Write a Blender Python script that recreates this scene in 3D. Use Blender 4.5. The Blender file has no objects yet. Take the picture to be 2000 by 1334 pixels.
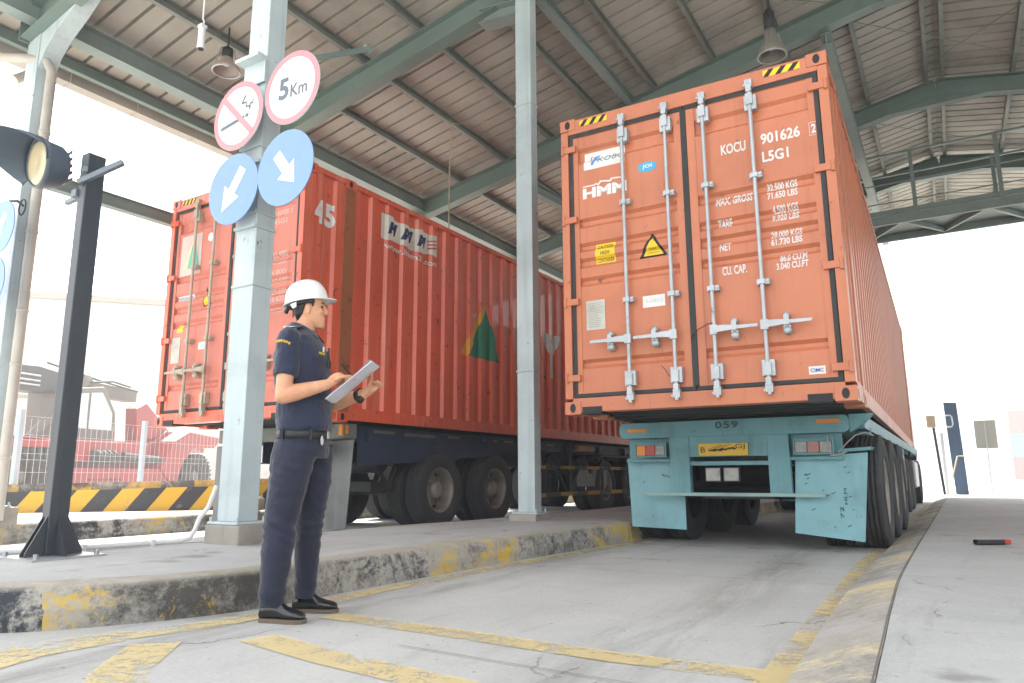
import bpy, bmesh, math, random
from mathutils import Vector, Matrix, noise
random.seed(7)
V = Vector
PI = math.pi
scene = bpy.context.scene
# ------------------------------------------------------------------ camera, sky, sun, exposure
YAW, PITCH, ROLL, FPX = 0.5412, 0.1846, -0.0048, 1409.8
fw = V((-math.sin(YAW)*math.cos(PITCH), math.cos(YAW)*math.cos(PITCH), math.sin(PITCH)))
rt = V((math.cos(YAW), math.sin(YAW), 0)); up = rt.cross(fw)
r2 = rt*math.cos(ROLL)+up*math.sin(ROLL); u2 = -rt*math.sin(ROLL)+up*math.cos(ROLL)
cd = bpy.data.cameras.new('camera'); cam = bpy.data.objects.new('camera', cd)
scene.collection.objects.link(cam)
M = Matrix((r2, u2, -fw)).transposed().to_4x4(); M.translation = V((0, 0, 0.68))
cam.matrix_world = M
cd.sensor_width = 36; cd.lens = FPX/2000*36; cd.clip_end = 3000; cd.clip_start = 0.05
scene.camera = cam

SUN_EL, SUN_AZ = math.radians(58), math.radians(-58)      # azimuth from +Y towards +X
world = bpy.data.worlds.new("World"); scene.world = world; world.use_nodes = True
wn = world.node_tree; bg = wn.nodes['Background']
sky = wn.nodes.new('ShaderNodeTexSky'); sky.sky_type = 'NISHITA'; sky.sun_disc = False
sky.sun_elevation = SUN_EL; sky.sun_rotation = SUN_AZ
sky.dust_density = 1.5; sky.air_density = 1.0; sky.ozone_density = 0.6
hs = wn.nodes.new('ShaderNodeHueSaturation'); hs.inputs['Saturation'].default_value = .22
wn.links.new(sky.outputs[0], hs.inputs['Color']); wn.links.new(hs.outputs[0], bg.inputs[0]); bg.inputs[1].default_value = 0.15
sd = bpy.data.lights.new('sun', 'SUN'); sd.energy = 4.0; sd.angle = math.radians(0.5); sd.color = (1, .96, .9)
sun = bpy.data.objects.new('sun', sd); scene.collection.objects.link(sun)
sdir = V((math.sin(SUN_AZ)*math.cos(SUN_EL), math.cos(SUN_AZ)*math.cos(SUN_EL), math.sin(SUN_EL)))
sun.rotation_euler = sdir.to_track_quat('Z', 'Y').to_euler(); sun.location = (0, 0, 30)
scene.view_settings.view_transform = 'Standard'; scene.view_settings.look = 'None'
scene.view_settings.exposure = 2.42; scene.view_settings.gamma = 1.0
scene.render.engine = 'CYCLES'
scene.cycles.max_bounces = 8; scene.cycles.diffuse_bounces = 5

# ------------------------------------------------------------------ materials
def lin(c):
    if isinstance(c, str):
        c = [int(c[i:i+2], 16)/255 for i in (0, 2, 4)]
    return tuple((x/12.92 if x <= .04045 else ((x+.055)/1.055)**2.4) for x in c)+(1,)
MATS = {}
class NT:
    def __init__(s, name):
        s.m = bpy.data.materials.new(name); s.m.use_nodes = True; s.t = s.m.node_tree
        s.b = s.t.nodes['Principled BSDF']
    def n(s, typ, **kw):
        x = s.t.nodes.new(typ)
        for k, v in kw.items():
            if k.startswith('i_'): x.inputs[k[2:].replace('_', ' ')].default_value = v
            else: setattr(x, k, v)
        return x
    def l(s, a, b): s.t.links.new(a, b)
    def coord(s, scale=(1, 1, 1), kind='Object'):
        tc = s.n('ShaderNodeTexCoord'); mp = s.n('ShaderNodeMapping'); mp.inputs['Scale'].default_value = scale
        s.l(tc.outputs[kind], mp.inputs[0]); return mp.outputs[0]
    def noise(s, co, scale, detail=6, rough=.6, dist=0):
        x = s.n('ShaderNodeTexNoise'); x.inputs['Scale'].default_value = scale; x.inputs['Detail'].default_value = detail
        x.inputs['Roughness'].default_value = rough; x.inputs['Distortion'].default_value = dist
        s.l(co, x.inputs['Vector']); return x.outputs['Fac']
    def ramp(s, f, a, b):
        x = s.n('ShaderNodeMapRange'); x.clamp = True
        x.inputs['From Min'].default_value = a; x.inputs['From Max'].default_value = b
        s.l(f, x.inputs['Value']); return x.outputs['Result']
    def mix(s, f, a, b, mode='MIX'):
        x = s.n('ShaderNodeMix'); x.data_type = 'RGBA'; x.blend_type = mode
        if isinstance(f, (int, float)): x.inputs[0].default_value = f
        else: s.l(f, x.inputs[0])
        for i, c in ((6, a), (7, b)):
            if isinstance(c, (tuple, list)): x.inputs[i].default_value = c
            else: s.l(c, x.inputs[i])
        return x.outputs[2]
    def math(s, op, a, b=0.0):
        x = s.n('ShaderNodeMath'); x.operation = op
        for i, c in enumerate((a, b)):
            if isinstance(c, (int, float)): x.inputs[i].default_value = c
            else: s.l(c, x.inputs[i])
        return x.outputs[0]
    def bump(s, h, st, dist=.01):
        x = s.n('ShaderNodeBump'); x.inputs['Strength'].default_value = st; x.inputs['Distance'].default_value = dist
        s.l(h, x.inputs['Height']); s.l(x.outputs[0], s.b.inputs['Normal'])
    def col(s, c):
        if isinstance(c, (tuple, list)): s.b.inputs['Base Color'].default_value = c
        else: s.l(c, s.b.inputs['Base Color'])

def paint(name, c, rough=.5, metal=0, dirt=.25, dirtc='4a4038', dscale=2.5, spots=0, spotc='5a2a14', streak=0, streakc=None, bump=.0, cvar=.08, coat=0, spec=.5):
    """painted / plain surface with soft tone variation, grime, rust spots and vertical run-off streaks"""
    if name in MATS: return MATS[name]
    k = NT(name); co = k.coord(); base = lin(c)
    n1 = k.noise(co, dscale, 8, .65)
    dark = tuple(x*(1-2*cvar) for x in base[:3])+(1,); light = tuple(min(1, x*(1+cvar)) for x in base[:3])+(1,)
    cc = k.mix(k.ramp(k.noise(co, dscale*.4, 3), .3, .7), dark, light)
    if dirt: cc = k.mix(k.math('MULTIPLY', k.ramp(n1, .5, .78), dirt), cc, lin(dirtc))
    if streak:
        cs = k.coord((14, 14, .5)); st = k.ramp(k.noise(cs, 1.0, 5, .6), .52, .72)
        cc = k.mix(k.math('MULTIPLY', st, streak), cc, lin(streakc or dirtc))
    if spots:
        f = k.ramp(k.noise(co, 7, 10, .72, .4), .66-.1*spots, .70-.08*spots)
        cc = k.mix(k.math('MULTIPLY', f, .85), cc, lin(spotc))
    k.col(cc)
    k.b.inputs['Metallic'].default_value = metal
    rr = k.n('ShaderNodeMapRange'); rr.inputs['To Min'].default_value = max(.05, rough-.12); rr.inputs['To Max'].default_value = min(1, rough+.15)
    k.l(n1, rr.inputs['Value']); k.l(rr.outputs[0], k.b.inputs['Roughness'])
    k.b.inputs['Coat Weight'].default_value = coat; k.b.inputs['Specular IOR Level'].default_value = spec
    if bump: k.bump(k.noise(co, 30, 6), bump)
    MATS[name] = k.m
    return k.m

def concrete(name, c, c2, stain='55524c', sc=1.0, stains=.35, kind='Object', tracks=()):
    k = NT(name); co = k.coord((sc, sc, sc), kind)
    big = k.noise(co, .55, 5, .6, .5); mid = k.noise(co, 4, 8, .7); fine = k.noise(co, 60, 6, .75)
    cc = k.mix(k.ramp(big, .3, .7), lin(c), lin(c2))
    cc = k.mix(k.math('MULTIPLY', k.ramp(mid, .42, .75), .35), cc, lin(c2))
    cs = k.coord((sc*3.2, sc*.5, sc), kind)
    cc = k.mix(k.math('MULTIPLY', k.ramp(k.noise(cs, 1.3, 7, .7, .3), .55, .78), stains), cc, lin(stain))
    cc = k.mix(k.math('MULTIPLY', k.ramp(k.noise(co, 2.3, 12, .8, .8), .62, .68), stains*.9), cc, lin(stain))
    if tracks:
        sx = k.n('ShaderNodeSeparateXYZ'); k.l(co, sx.inputs[0]); tn = k.noise(k.coord((2.5, .35, 1), kind), 2.0, 8, .7, .6)
        for xc, w in tracks:
            d = k.math('ABSOLUTE', k.math('SUBTRACT', sx.outputs['X'], xc))
            cc = k.mix(k.math('MULTIPLY', k.math('MULTIPLY', k.ramp(d, w, w*.3), k.ramp(tn, .38, .7)), .55), cc, lin('5b5954'))
        vo = k.n('ShaderNodeTexVoronoi'); vo.feature = 'DISTANCE_TO_EDGE'; vo.inputs['Scale'].default_value = .45
        wv = k.n('ShaderNodeVectorMath'); wv.operation = 'ADD'; k.l(co, wv.inputs[0]); nz_ = k.n('ShaderNodeTexNoise'); nz_.inputs['Scale'].default_value = 1.6; nz_.inputs['Detail'].default_value = 8; k.l(co, nz_.inputs['Vector']); k.l(nz_.outputs['Color'], wv.inputs[1]); k.l(wv.outputs[0], vo.inputs['Vector'])
        cc = k.mix(k.math('MULTIPLY', k.math('MULTIPLY', k.ramp(vo.outputs['Distance'], .004, .0015), k.ramp(big, .48, .56)), .7), cc, lin('4a4844'))
        cc = k.mix(k.math('MULTIPLY', k.ramp(k.noise(co, 1.5, 4, .5), .64, .72), .5), cc, lin('55534e'))
        cc = k.mix(k.math('MULTIPLY', k.ramp(k.noise(co, 26, 3, .5), .70, .73), .6), cc, lin('504e4a'))
    cc = k.mix(.32, cc, k.mix(fine, (.1, .1, .1, 1), (1, 1, 1, 1)), 'OVERLAY')
    k.col(cc); k.b.inputs['Roughness'].default_value = .82
    k.bump(k.math('ADD', k.math('MULTIPLY', mid, .4), fine), .35, .004)
    MATS[name] = k.m; return k.m

def kerb_mat(name, period=.95, off=0.0, yel='c9a232', blk='272b33', wear=.5, axis='Y', topc=('b3afa8', 'a39a80'), topf=.75):
    """kerb stones painted alternately black and yellow, worn through to grey concrete"""
    k = NT(name); co = k.coord()
    sx = k.n('ShaderNodeSeparateXYZ'); k.l(co, sx.inputs[0])
    fr = k.math('FRACT', k.math('MULTIPLY', k.math('ADD', sx.outputs[axis], off+50*period*2), 1/(2*period)))
    isy = k.math('GREATER_THAN', fr, .5)
    pc = k.mix(isy, lin(blk), lin(yel))
    n = k.noise(co, 3.2, 10, .78, .6); n2 = k.noise(co, 30, 8, .8); n3 = k.noise(co, .7, 3, .6)
    bare = k.mix(n2, lin('7d7a74'), lin('c0bcb3'))
    bare = k.mix(k.math('MULTIPLY', k.ramp(k.math('ADD', k.noise(co, 11, 12, .85), k.math('MULTIPLY', k.math('SUBTRACT', n3, .5), .9)), .47, .66), .9), bare, lin('33322f'))
    w = k.ramp(k.math('ADD', k.math('ADD', n, k.math('MULTIPLY', k.math('SUBTRACT', n2, .5), .5)), k.math('MULTIPLY', k.math('SUBTRACT', n3, .5), .7)), .62-wear*.28, .68-wear*.22)
    cc = k.mix(w, pc, bare)
    # scuffed, dusty arris: stones are paler along their flat top
    g = k.n('ShaderNodeNewGeometry'); sn = k.n('ShaderNodeSeparateXYZ'); k.l(g.outputs['Normal'], sn.inputs[0])
    top = k.ramp(sn.outputs['Z'], .55, .95)
    cc = k.mix(k.math('MULTIPLY', top, topf), cc, k.mix(k.ramp(n, .4, .6), lin(topc[0]), lin(topc[1])))
    k.col(cc); k.b.inputs['Roughness'].default_value = .8
    k.bump(k.math('ADD', n2, n), .6, .012)
    return k.m

def marking_mat(name, c, wear=.5):
    k = NT(name); co = k.coord(kind='Object')
    n = k.noise(co, 2.6, 10, .75, .5); f = k.noise(co, 45, 5, .7)
    cc = k.mix(k.ramp(n, .35, .7), lin(c), tuple(x*.8 for x in lin(c)[:3])+(1,))
    k.col(cc); k.b.inputs['Roughness'].default_value = .75
    a = k.ramp(k.math('ADD', n, k.math('MULTIPLY', k.math('SUBTRACT', f, .5), .45)), .78-wear*.3, .66-wear*.3)
    k.l(k.math('MULTIPLY', a, .72), k.b.inputs['Alpha'])
    return k.m

# ------------------------------------------------------------------ mesh builder
class MB:
    def __init__(s): s.v = []; s.f = []; s.mi = []; s.cur = 0; s.sm = []; s.smooth = False
    def add(s, vs, fs, smooth=None):
        o = len(s.v); s.v += [V(p) for p in vs]
        for f in fs:
            s.f.append([i+o for i in f]); s.mi.append(s.cur); s.sm.append(s.smooth if smooth is None else smooth)
        return s
    def box(s, a, b):
        x0, y0, z0 = a; x1, y1, z1 = b
        if x0 > x1: x0, x1 = x1, x0
        if y0 > y1: y0, y1 = y1, y0
        if z0 > z1: z0, z1 = z1, z0
        vs = [(x0, y0, z0), (x1, y0, z0), (x1, y1, z0), (x0, y1, z0), (x0, y0, z1), (x1, y0, z1), (x1, y1, z1), (x0, y1, z1)]
        return s.add(vs, [(0, 3, 2, 1), (4, 5, 6, 7), (0, 1, 5, 4), (1, 2, 6, 5), (2, 3, 7, 6), (3, 0, 4, 7)], False)
    def bar(s, p, q, w, h, upv=(0, 0, 1)):
        """rectangular bar from p to q, w sideways, h along up"""
        p = V(p); q = V(q); d = (q-p).normalized(); u = V(upv)
        if abs(d.dot(u)) > .99: u = V((0, 1, 0))
        sd_ = d.cross(u).normalized(); u = sd_.cross(d).normalized()
        vs = []
        for c in (p, q):
            for a, b in ((-1, -1), (1, -1), (1, 1), (-1, 1)): vs.append(c+sd_*(a*w/2)+u*(b*h/2))
        return s.add(vs, [(0, 1, 2, 3), (7, 6, 5, 4), (0, 4, 5, 1), (1, 5, 6, 2), (2, 6, 7, 3), (3, 7, 4, 0)], False)
    def ibeam(s, p, q, w, h, t=.012, upv=(0, 0, 1)):
        p = V(p); q = V(q); d = (q-p).normalized(); u = V(upv); sd_ = d.cross(u).normalized(); u = sd_.cross(d).normalized()
        s.bar(p+u*(h/2-t/2), q+u*(h/2-t/2), w, t, u); s.bar(p-u*(h/2-t/2), q-u*(h/2-t/2), w, t, u); s.bar(p, q, t, h-2*t, u)
        return s
    def tube(s, pts, r, n=10, caps=True):
        pts = [V(p) for p in pts]; rings = []
        prev = None
        for i, p in enumerate(pts):
            a = pts[max(0, i-1)]; b = pts[min(len(pts)-1, i+1)]; d = (b-a).normalized()
            if prev is None:
                u = V((0, 0, 1)) if abs(d.z) < .9 else V((1, 0, 0)); u = (u-d*u.dot(d)).normalized()
            else: u = (prev-d*prev.dot(d)).normalized()
            prev = u; w = d.cross(u); rr = r[i] if isinstance(r, (list, tuple)) else r
            rings.append([p+(u*math.cos(2*PI*k/n)+w*math.sin(2*PI*k/n))*rr for k in range(n)])
        vs = [v for R in rings for v in R]; fs = []
        for i in range(len(rings)-1):
            for k in range(n): fs.append((i*n+k, i*n+(k+1) % n, (i+1)*n+(k+1) % n, (i+1)*n+k))
        s.add(vs, fs, True)
        if caps:
            s.add(rings[0], [tuple(range(n-1, -1, -1))], False); s.add(rings[-1], [tuple(range(n))], False)
        return s
    def loft(s, rings, close=True, smooth=True, caps=True):
        n = len(rings[0]); vs = [v for R in rings for v in R]; fs = []
        for i in range(len(rings)-1):
            for k in range(n if close else n-1): fs.append((i*n+k, i*n+(k+1) % n, (i+1)*n+(k+1) % n, (i+1)*n+k))
        s.add(vs, fs, smooth)
        if caps: s.add(rings[0], [tuple(range(n-1, -1, -1))], False); s.add(rings[-1], [tuple(range(n))], False)
        return s
    def lathe(s, prof, c, axis='x', n=32, smooth=True):
        """prof: (along axis, radius) pairs"""
        c = V(c); ax = {'x': V((1, 0, 0)), 'y': V((0, 1, 0)), 'z': V((0, 0, 1))}[axis] if isinstance(axis, str) else V(axis).normalized()
        u = V((0, 0, 1)) if abs(ax.z) < .9 else V((1, 0, 0)); u = (u-ax*u.dot(ax)).normalized(); w = ax.cross(u)
        rings = [[c+ax*a+(u*math.cos(2*PI*k/n)+w*math.sin(2*PI*k/n))*max(r, 1e-4) for k in range(n)] for a, r in prof]
        return s.loft(rings, True, smooth, False)
    def prism(s, poly, o, ex, ey, ez, d0, d1):
        """polygon (a,b) in plane ex,ey at o, from d0 to d1 along ez"""
        o = V(o); ex = V(ex); ey = V(ey); ez = V(ez); n = len(poly)
        vs = [o+ex*a+ey*b+ez*d0 for a, b in poly]+[o+ex*a+ey*b+ez*d1 for a, b in poly]
        fs = [tuple(range(n-1, -1, -1)), tuple(range(n, 2*n))]+[(i, (i+1) % n, (i+1) % n+n, i+n) for i in range(n)]
        return s.add(vs, fs, False)
    def build(s, name, mats, parent=None, bevel=0, xf=None, recalc=True, auto=None):
        me = bpy.data.meshes.new(name)
        me.from_pydata([tuple(v) for v in s.v], [], s.f)
        if not isinstance(mats, (list, tuple)): mats = [mats]
        for m in mats: me.materials.append(m)
        for p, mi, sm in zip(me.polygons, s.mi, s.sm): p.material_index = mi; p.use_smooth = sm
        if recalc:
            bm = bmesh.new(); bm.from_mesh(me); bmesh.ops.recalc_face_normals(bm, faces=bm.faces); bm.to_mesh(me); bm.free()
        o = bpy.data.objects.new(name, me); scene.collection.objects.link(o)
        if xf is not None: me.transform(xf)
        if parent: o.parent = parent
        if bevel:
            b = o.modifiers.new('bevel', 'BEVEL'); b.width = bevel; b.segments = 2; b.limit_method = 'ANGLE'; b.angle_limit = math.radians(40)
            b.harden_normals = False
        return o

def tag(o, label, cat, group=None, kind=None):
    if label: o['label'] = label
    if cat: o['category'] = cat
    if group: o['group'] = group
    if kind: o['kind'] = kind
    return o
def thing(name, loc, rz, label, cat, group=None):
    o = bpy.data.objects.new(name, None); scene.collection.objects.link(o)
    o.empty_display_size = .2; o.location = loc; o.rotation_euler = (0, 0, rz)
    return tag(o, label, cat, group)
def struct(o): o['kind'] = 'structure'; return o

def text_mesh(txt, size, sx=1.0, bold=0.0, spacing=1.0, align='LEFT', shear=0):
    """(verts2d, faces) of a flat text, baseline at 0"""
    cu = bpy.data.curves.new('t', 'FONT'); cu.body = txt; cu.size = size; cu.offset = bold; cu.space_character = spacing
    cu.align_x = align; cu.shear = shear; cu.resolution_u = 3
    o = bpy.data.objects.new('t', cu); scene.collection.objects.link(o)
    me = bpy.data.meshes.new_from_object(o.evaluated_get(bpy.context.evaluated_depsgraph_get()))
    vs = [(v.co.x*sx, v.co.y) for v in me.vertices]; fs = [tuple(p.vertices) for p in me.polygons]
    bpy.data.objects.remove(o); bpy.data.curves.remove(cu); bpy.data.meshes.remove(me)
    return vs, fs
def fit_text(txt, x0, x1, y0, y1, bold=0.0, spacing=1.0, shear=0):
    vs, fs = text_mesh(txt, 1.0, 1, bold, spacing, shear=shear)
    ax = min(v[0] for v in vs); bx = max(v[0] for v in vs); ay = min(v[1] for v in vs); by = max(v[1] for v in vs)
    if txt and all(c in '-.' for c in txt): by = ay+.7
    return [(x0+(v[0]-ax)/(bx-ax)*(x1-x0), y0+(v[1]-ay)/(by-ay)*(y1-y0)) for v in vs], fs
def flat(mb, vs, fs, fn):
    """lay a 2D mesh on a surface through fn(a, b) -> point"""
    mb.add([fn(a, b) for a, b in vs], fs, False)
def drape(mb, vs, fs, cuts, fn, axis=0):
    """the same, cut along the folds of a corrugated surface first"""
    bm = bmesh.new(); bv = [bm.verts.new((a, b, 0)) for a, b in vs]
    for f in fs:
        try: bm.faces.new([bv[i] for i in f])
        except ValueError: pass
    lo = min(v[axis] for v in vs); hi = max(v[axis] for v in vs); no = (1, 0, 0) if axis == 0 else (0, 1, 0)
    for c in cuts:
        if lo < c < hi:
            co = (c, 0, 0) if axis == 0 else (0, c, 0)
            bmesh.ops.bisect_plane(bm, geom=bm.verts[:]+bm.edges[:]+bm.faces[:], plane_co=co, plane_no=no, dist=1e-5)
    bm.verts.index_update()
    mb.add([fn(v.co.x, v.co.y) for v in bm.verts], [[v.index for v in f.verts] for f in bm.faces], False)
    bm.free()
def rect(a0, b0, a1, b1): return [(a0, b0), (a1, b0), (a1, b1), (a0, b1)], [(0, 1, 2, 3)]
def disk(cx, cy, r, n=40, ry=None):
    return [(cx+r*math.cos(2*PI*i/n), cy+(ry or r)*math.sin(2*PI*i/n)) for i in range(n)], [tuple(range(n))]
def ring2(cx, cy, r0, r1, n=48):
    vs = [(cx+r*math.cos(2*PI*i/n), cy+r*math.sin(2*PI*i/n)) for r in (r0, r1) for i in range(n)]
    return vs, [(i, (i+1) % n, (i+1) % n+n, i+n) for i in range(n)]

# ------------------------------------------------------------------ shared materials
M_lane = concrete('lane_concrete', 'bcbdb9', 'a3a4a1', '65635d', .9, .6, tracks=((-2.55, .28), (-1.05, .28)))
M_yard = concrete('yard_concrete', 'bdb8ae', 'aaa69c', '7c786f', .5, .3)
M_pave = concrete('pavement_concrete', 'b9bab8', 'a1a3a2', '6c6b66', 1.3, .45, tracks=((5, .5),))
M_isl = concrete('island_concrete', 'b0b1af', '989997', '605e59', 1.4, .5, tracks=((-20, .5),))
M_plinth = concrete('plinth_concrete', 'a39f95', '8a867d', '5c5850', 3, .5)
M_steel = paint('grey_green_steel', '7f8e8a', .5, 0, .35, '4d4a42', 1.6, .15, '54402e', .25, '6a6458')
M_steelrf = paint('rafter_steel', '6d7f79', .5, 0, .35, '39403c', 1.2, .2, '4e3c2a')
M_purlin = paint('purlin_steel', '7c817a', .5, 0, .5, '3d3a33', 2, .5, '50402f')
M_col = paint('pale_blue_column_paint', 'b1bfc2', .42, 0, .3, '6c7474', 2.2, .25, '6a5236', .35, '7d8b8c', bump=.03)
M_sheet = paint('roof_sheet_metal', 'aba69c', .55, 0, .7, '5f5a51', .8, 0, '5a2a14', 0, None)
M_gutter = paint('beige_gutter', 'a9a59c', .5, 0, .3)
M_pipe = paint('beige_plastic_pipe', 'b9b4aa', .45, 0, .25)
M_white = paint('white_paint', 'd8d8d6', .45, 0, .15)
M_blk = paint('black_paint', '17191c', .45, 0, .3, '3a3a38')
M_rub = paint('tyre_rubber', '36383a', .85, 0, .6, '5a5752', 5, bump=.15)
M_galv = paint('galvanised_steel', 'b4b7b8', .38, .6, .35, '6d6a66', 6, .25, '6b4a33')
M_dark = paint('dark_chassis', '25282b', .65, 0, .5, '4a443c', 3)
M_amber = paint('amber_reflector', 'e08a10', .3, 0, .1)
M_red = paint('red_lens', 'b02a22', .25, 0, .2)
M_yel = paint('yellow_sticker', 'e8c21c', .45, 0, .12)
M_ink = paint('black_print', '16161a', .6, 0, 0)
M_wsticker = paint('white_sticker', 'dcdcd8', .5, 0, .15, '9a948a', 8)

# ------------------------------------------------------------------ ground
m = MB(); m.add([(-400, -200, 0), (400, -200, 0), (400, 600, 0), (-400, 600, 0)], [(0, 1, 2, 3)])
struct(m.build('ground', M_yard))
m = MB(); m.add([(-8.45, -6, .004), (-.3, -6, .004), (-.3, 24.5, .004), (-8.45, 24.5, .004)], [(0, 1, 2, 3)])
struct(m.build('road', M_lane))

def strip(mb, pts, w0, w1, z):
    """ribbon along 2D pts; w0 to the left, w1 to the right"""
    vs = []; n = len(pts)
    for i, q in enumerate(pts):
        a = V(pts[max(0, i-1)]); b = V(pts[min(n-1, i+1)]); d = (b-a).normalized(); nn = V((-d.y, d.x))
        ww0 = w0[i] if isinstance(w0, (list, tuple)) else w0; ww1 = w1[i] if isinstance(w1, (list, tuple)) else w1
        q = V(q); vs += [(*(q+nn*ww0), z), (*(q-nn*ww1), z)]
    mb.add(vs, [(2*i, 2*i+1, 2*i+3, 2*i+2) for i in range(n-1)], False)

# traffic island with its kerb
near = [(-2.9, 24), (-2.95, 9), (-2.97, 7.2), (-3.12, 5.25), (-3.18, 3.5), (-3.2, 2.64), (-3.49, 1.99), (-3.85, 1.62), (-4.4, 1.4), (-5.1, 1.4), (-5.7, 1.7), (-5.85, 2.2)]
def smooth_line(pts, k=3):
    out = []
    n = len(pts)
    for i in range(n-1):
        p0 = V(pts[max(0, i-1)]); p1 = V(pts[i]); p2 = V(pts[i+1]); p3 = V(pts[min(n-1, i+2)])
        for j in range(k):
            t = j/k
            out.append(.5*((2*p1)+(p2-p0)*t+(2*p0-5*p1+4*p2-p3)*t*t+(3*p1-p0-3*p2+p3)*t**3))
    out.append(V(pts[-1])); return out
nearS = smooth_line(near, 4)
far = smooth_line([(-5.85, 2.2), (-5.6, 2.62), (-4.95, 3.7), (-4.93, 5.3), (-4.6, 9), (-4.55, 24)], 3)
KZ = .2
def kerb_profile(mb, pts, prof, side=1):
    """sweep profile (inset, z) along pts; inset is measured to the given side"""
    n = len(pts); rings = []
    for i, q in enumerate(pts):
        a = pts[max(0, i-1)]; b = pts[min(n-1, i+1)]; d = (b-a).normalized(); nn = V((-d.y, d.x))*side
        rings.append([V((*(q+nn*t), z)) for t, z in prof])
    mb.loft(rings, False, False, False)
def inset(pts, t, side=1):
    n = len(pts); out = []
    for i, q in enumerate(pts):
        a = pts[max(0, i-1)]; b = pts[min(n-1, i+1)]; d = (b-a).normalized(); out.append(q+V((-d.y, d.x))*side*t)
    return out
def face_split(pts, step=.12):
    out = [pts[0]]
    for a, b in zip(pts, pts[1:]):
        n = max(1, int((b-a).length/step))
        out += [a+(b-a)*(i+1)/n for i in range(n)]
    return out
rng = random.Random(3)
def rough_kerb(mb, pts, h, side, lip=True):
    pts = face_split(pts, .1)
    prof = [(0, 0), (.012, .05), (.004, h*.45), (.018, h*.5), (.022, h*.78), (.04, h*.93), (.075, h*.99), (.2, h)]
    n = len(pts); rings = []
    for i, q in enumerate(pts):
        a = pts[max(0, i-1)]; b = pts[min(n-1, i+1)]; d = (b-a).normalized(); nn = V((-d.y, d.x))*side
        R = []
        for j, (t, z) in enumerate(prof):
            e = noise.noise(V((q.x*3, q.y*3, z*9)))*.016 if 0 < j < len(prof)-1 else 0
            R.append(V((*(q+nn*(t+e)), z+(e*.4 if j > 3 else 0))))
        rings.append(R)
    mb.loft(rings, False, True, False)
M_kerb = kerb_mat('worn_kerb', 1.15, 1.6, 'c9a83e', '31373f', wear=.86)
M_kerbfar = kerb_mat('worn_kerb_far', .8, 0, wear=.8)
isl = bpy.data.objects.new('island', None); scene.collection.objects.link(isl); struct(isl)
m = MB(); poly = inset(nearS, -.19, 1)+inset(far, -.05, 1)[1:]
m.add([(p.x, p.y, KZ) for p in poly], [tuple(range(len(poly)))]); struct(m.build('island_top', M_isl, isl))
m = MB(); rough_kerb(m, nearS, KZ, -1); struct(m.build('kerb', M_kerb, isl))
m = MB(); kerb_profile(m, far, [(0, 0), (0, KZ)], -1); struct(m.build('kerb', M_kerbfar, isl))
# second island beyond the left lane
isl2 = bpy.data.objects.new('island', None); scene.collection.objects.link(isl2); struct(isl2)
k2 = [V(q) for q in [(-9.6, 2.2), (-8.95, 3.3), (-8.5, 4.4), (-8.45, 6), (-8.45, 24)]]
m = MB(); rough_kerb(m, k2, .22, 1); struct(m.build('kerb', kerb_mat('worn_kerb_second', 1.1, .2, wear=.8), isl2))
m = MB(); pp = [(q.x, q.y, .22) for q in inset(k2, .19, 1)]+[(-40, 24, .22), (-40, 2.2, .22)]
m.add(pp, [tuple(range(len(pp)))]); struct(m.build('island_top', concrete('island_two', 'b3b0a8', '9d9a93', '6b6860', 1, .3), isl2))
# right hand pavement with splayed kerb
rk = face_split(smooth_line([(-.52, -5), (-.52, -1), (-.52, 1.6), (-.545, 2.7), (-.58, 3.8), (-.6, 5.5), (-.55, 12), (-.47, 24.3)], 6), .3)
m = MB(); kerb_profile(m, rk, [(0, .0), (.02, .035), (.2, .1), (.29, .12)], -1)
M_kerbr = kerb_mat('worn_kerb_right', .85, 2.2, 'd6c285', 'a9aaab', .8, topc=('d2d1cc', 'bdb8a8'), topf=.3)
pv = bpy.data.objects.new('pavement', None); scene.collection.objects.link(pv); struct(pv)
struct(m.build('kerb', M_kerbr, pv))
m = MB(); ed = inset(rk, .29, -1); pp = [(q.x+.003, q.y, .121) for q in ed]+[(30, 24.3, .121), (30, -5, .121)]
m.add(pp, [tuple(range(len(pp)))]); m.add([(-.2, 24.3, 0), (30, 24.3, 0), (30, 24.3, .121), (-.2, 24.3, .121)], [(0, 1, 2, 3)])
struct(m.build('pavement_top', M_pave, pv))
m = MB(); strip(m, [V((q.x-.0, q.y)) for q in inset(rk, .285, -1)], .003, .003, .1245)
struct(m.build('joint', paint('joint_grey', '6b6a66', .9, dirt=0), pv))  # joints are a plain grey line, the same in the lane

# painted lines on the lane
M_line = marking_mat('worn_yellow_line', 'dcc892', .6)
M_line2 = marking_mat('faint_yellow_line', 'd6c090', 1.0)
def marking(pts, w0, w1, mat, z=.008):
    m = MB(); strip(m, [V(q) for q in pts], w0, w1, z); o = m.build('road_marking', mat); struct(o); return o
marking([(-2.85, 20), (-2.86, 7.2), (-2.98, 5.25), (-3.03, 3.5), (-3.0, 2.75), (-3.05, 2.35), (-3.16, 2.0), (-3.2, 1.6), (-3.1, 1.2)], [.05, .05, .05, .05, .06, .1, .1, .12, .15], [.05, .06, .07, .08, .09, .06, .1, .18, .35], M_line)
marking([(-2.9, 1.95), (-2.6, 1.62), (-2.2, 1.35)], .1, .1, M_line)
marking([(-2.72, 2.76), (-2.05, 2.73), (-1.16, 2.68), (-.6, 2.7)], .075, .075, M_line, .0085)
marking([(-2.62, 2.22), (-2.1, 2.12), (-1.5, 2.05), (-.9, 1.95)], .1, .07, M_line, .0085)
marking([(-.56, 20), (-.66, 6.2), (-.63, 4.9), (-.6, 3.3), (-.58, 2.3), (-.6, 1.0)], .07, .05, M_line, .0095)
marking([(-2.85, 5.7), (-.7, 6.15)], .04, .04, M_line2, .009)
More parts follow.
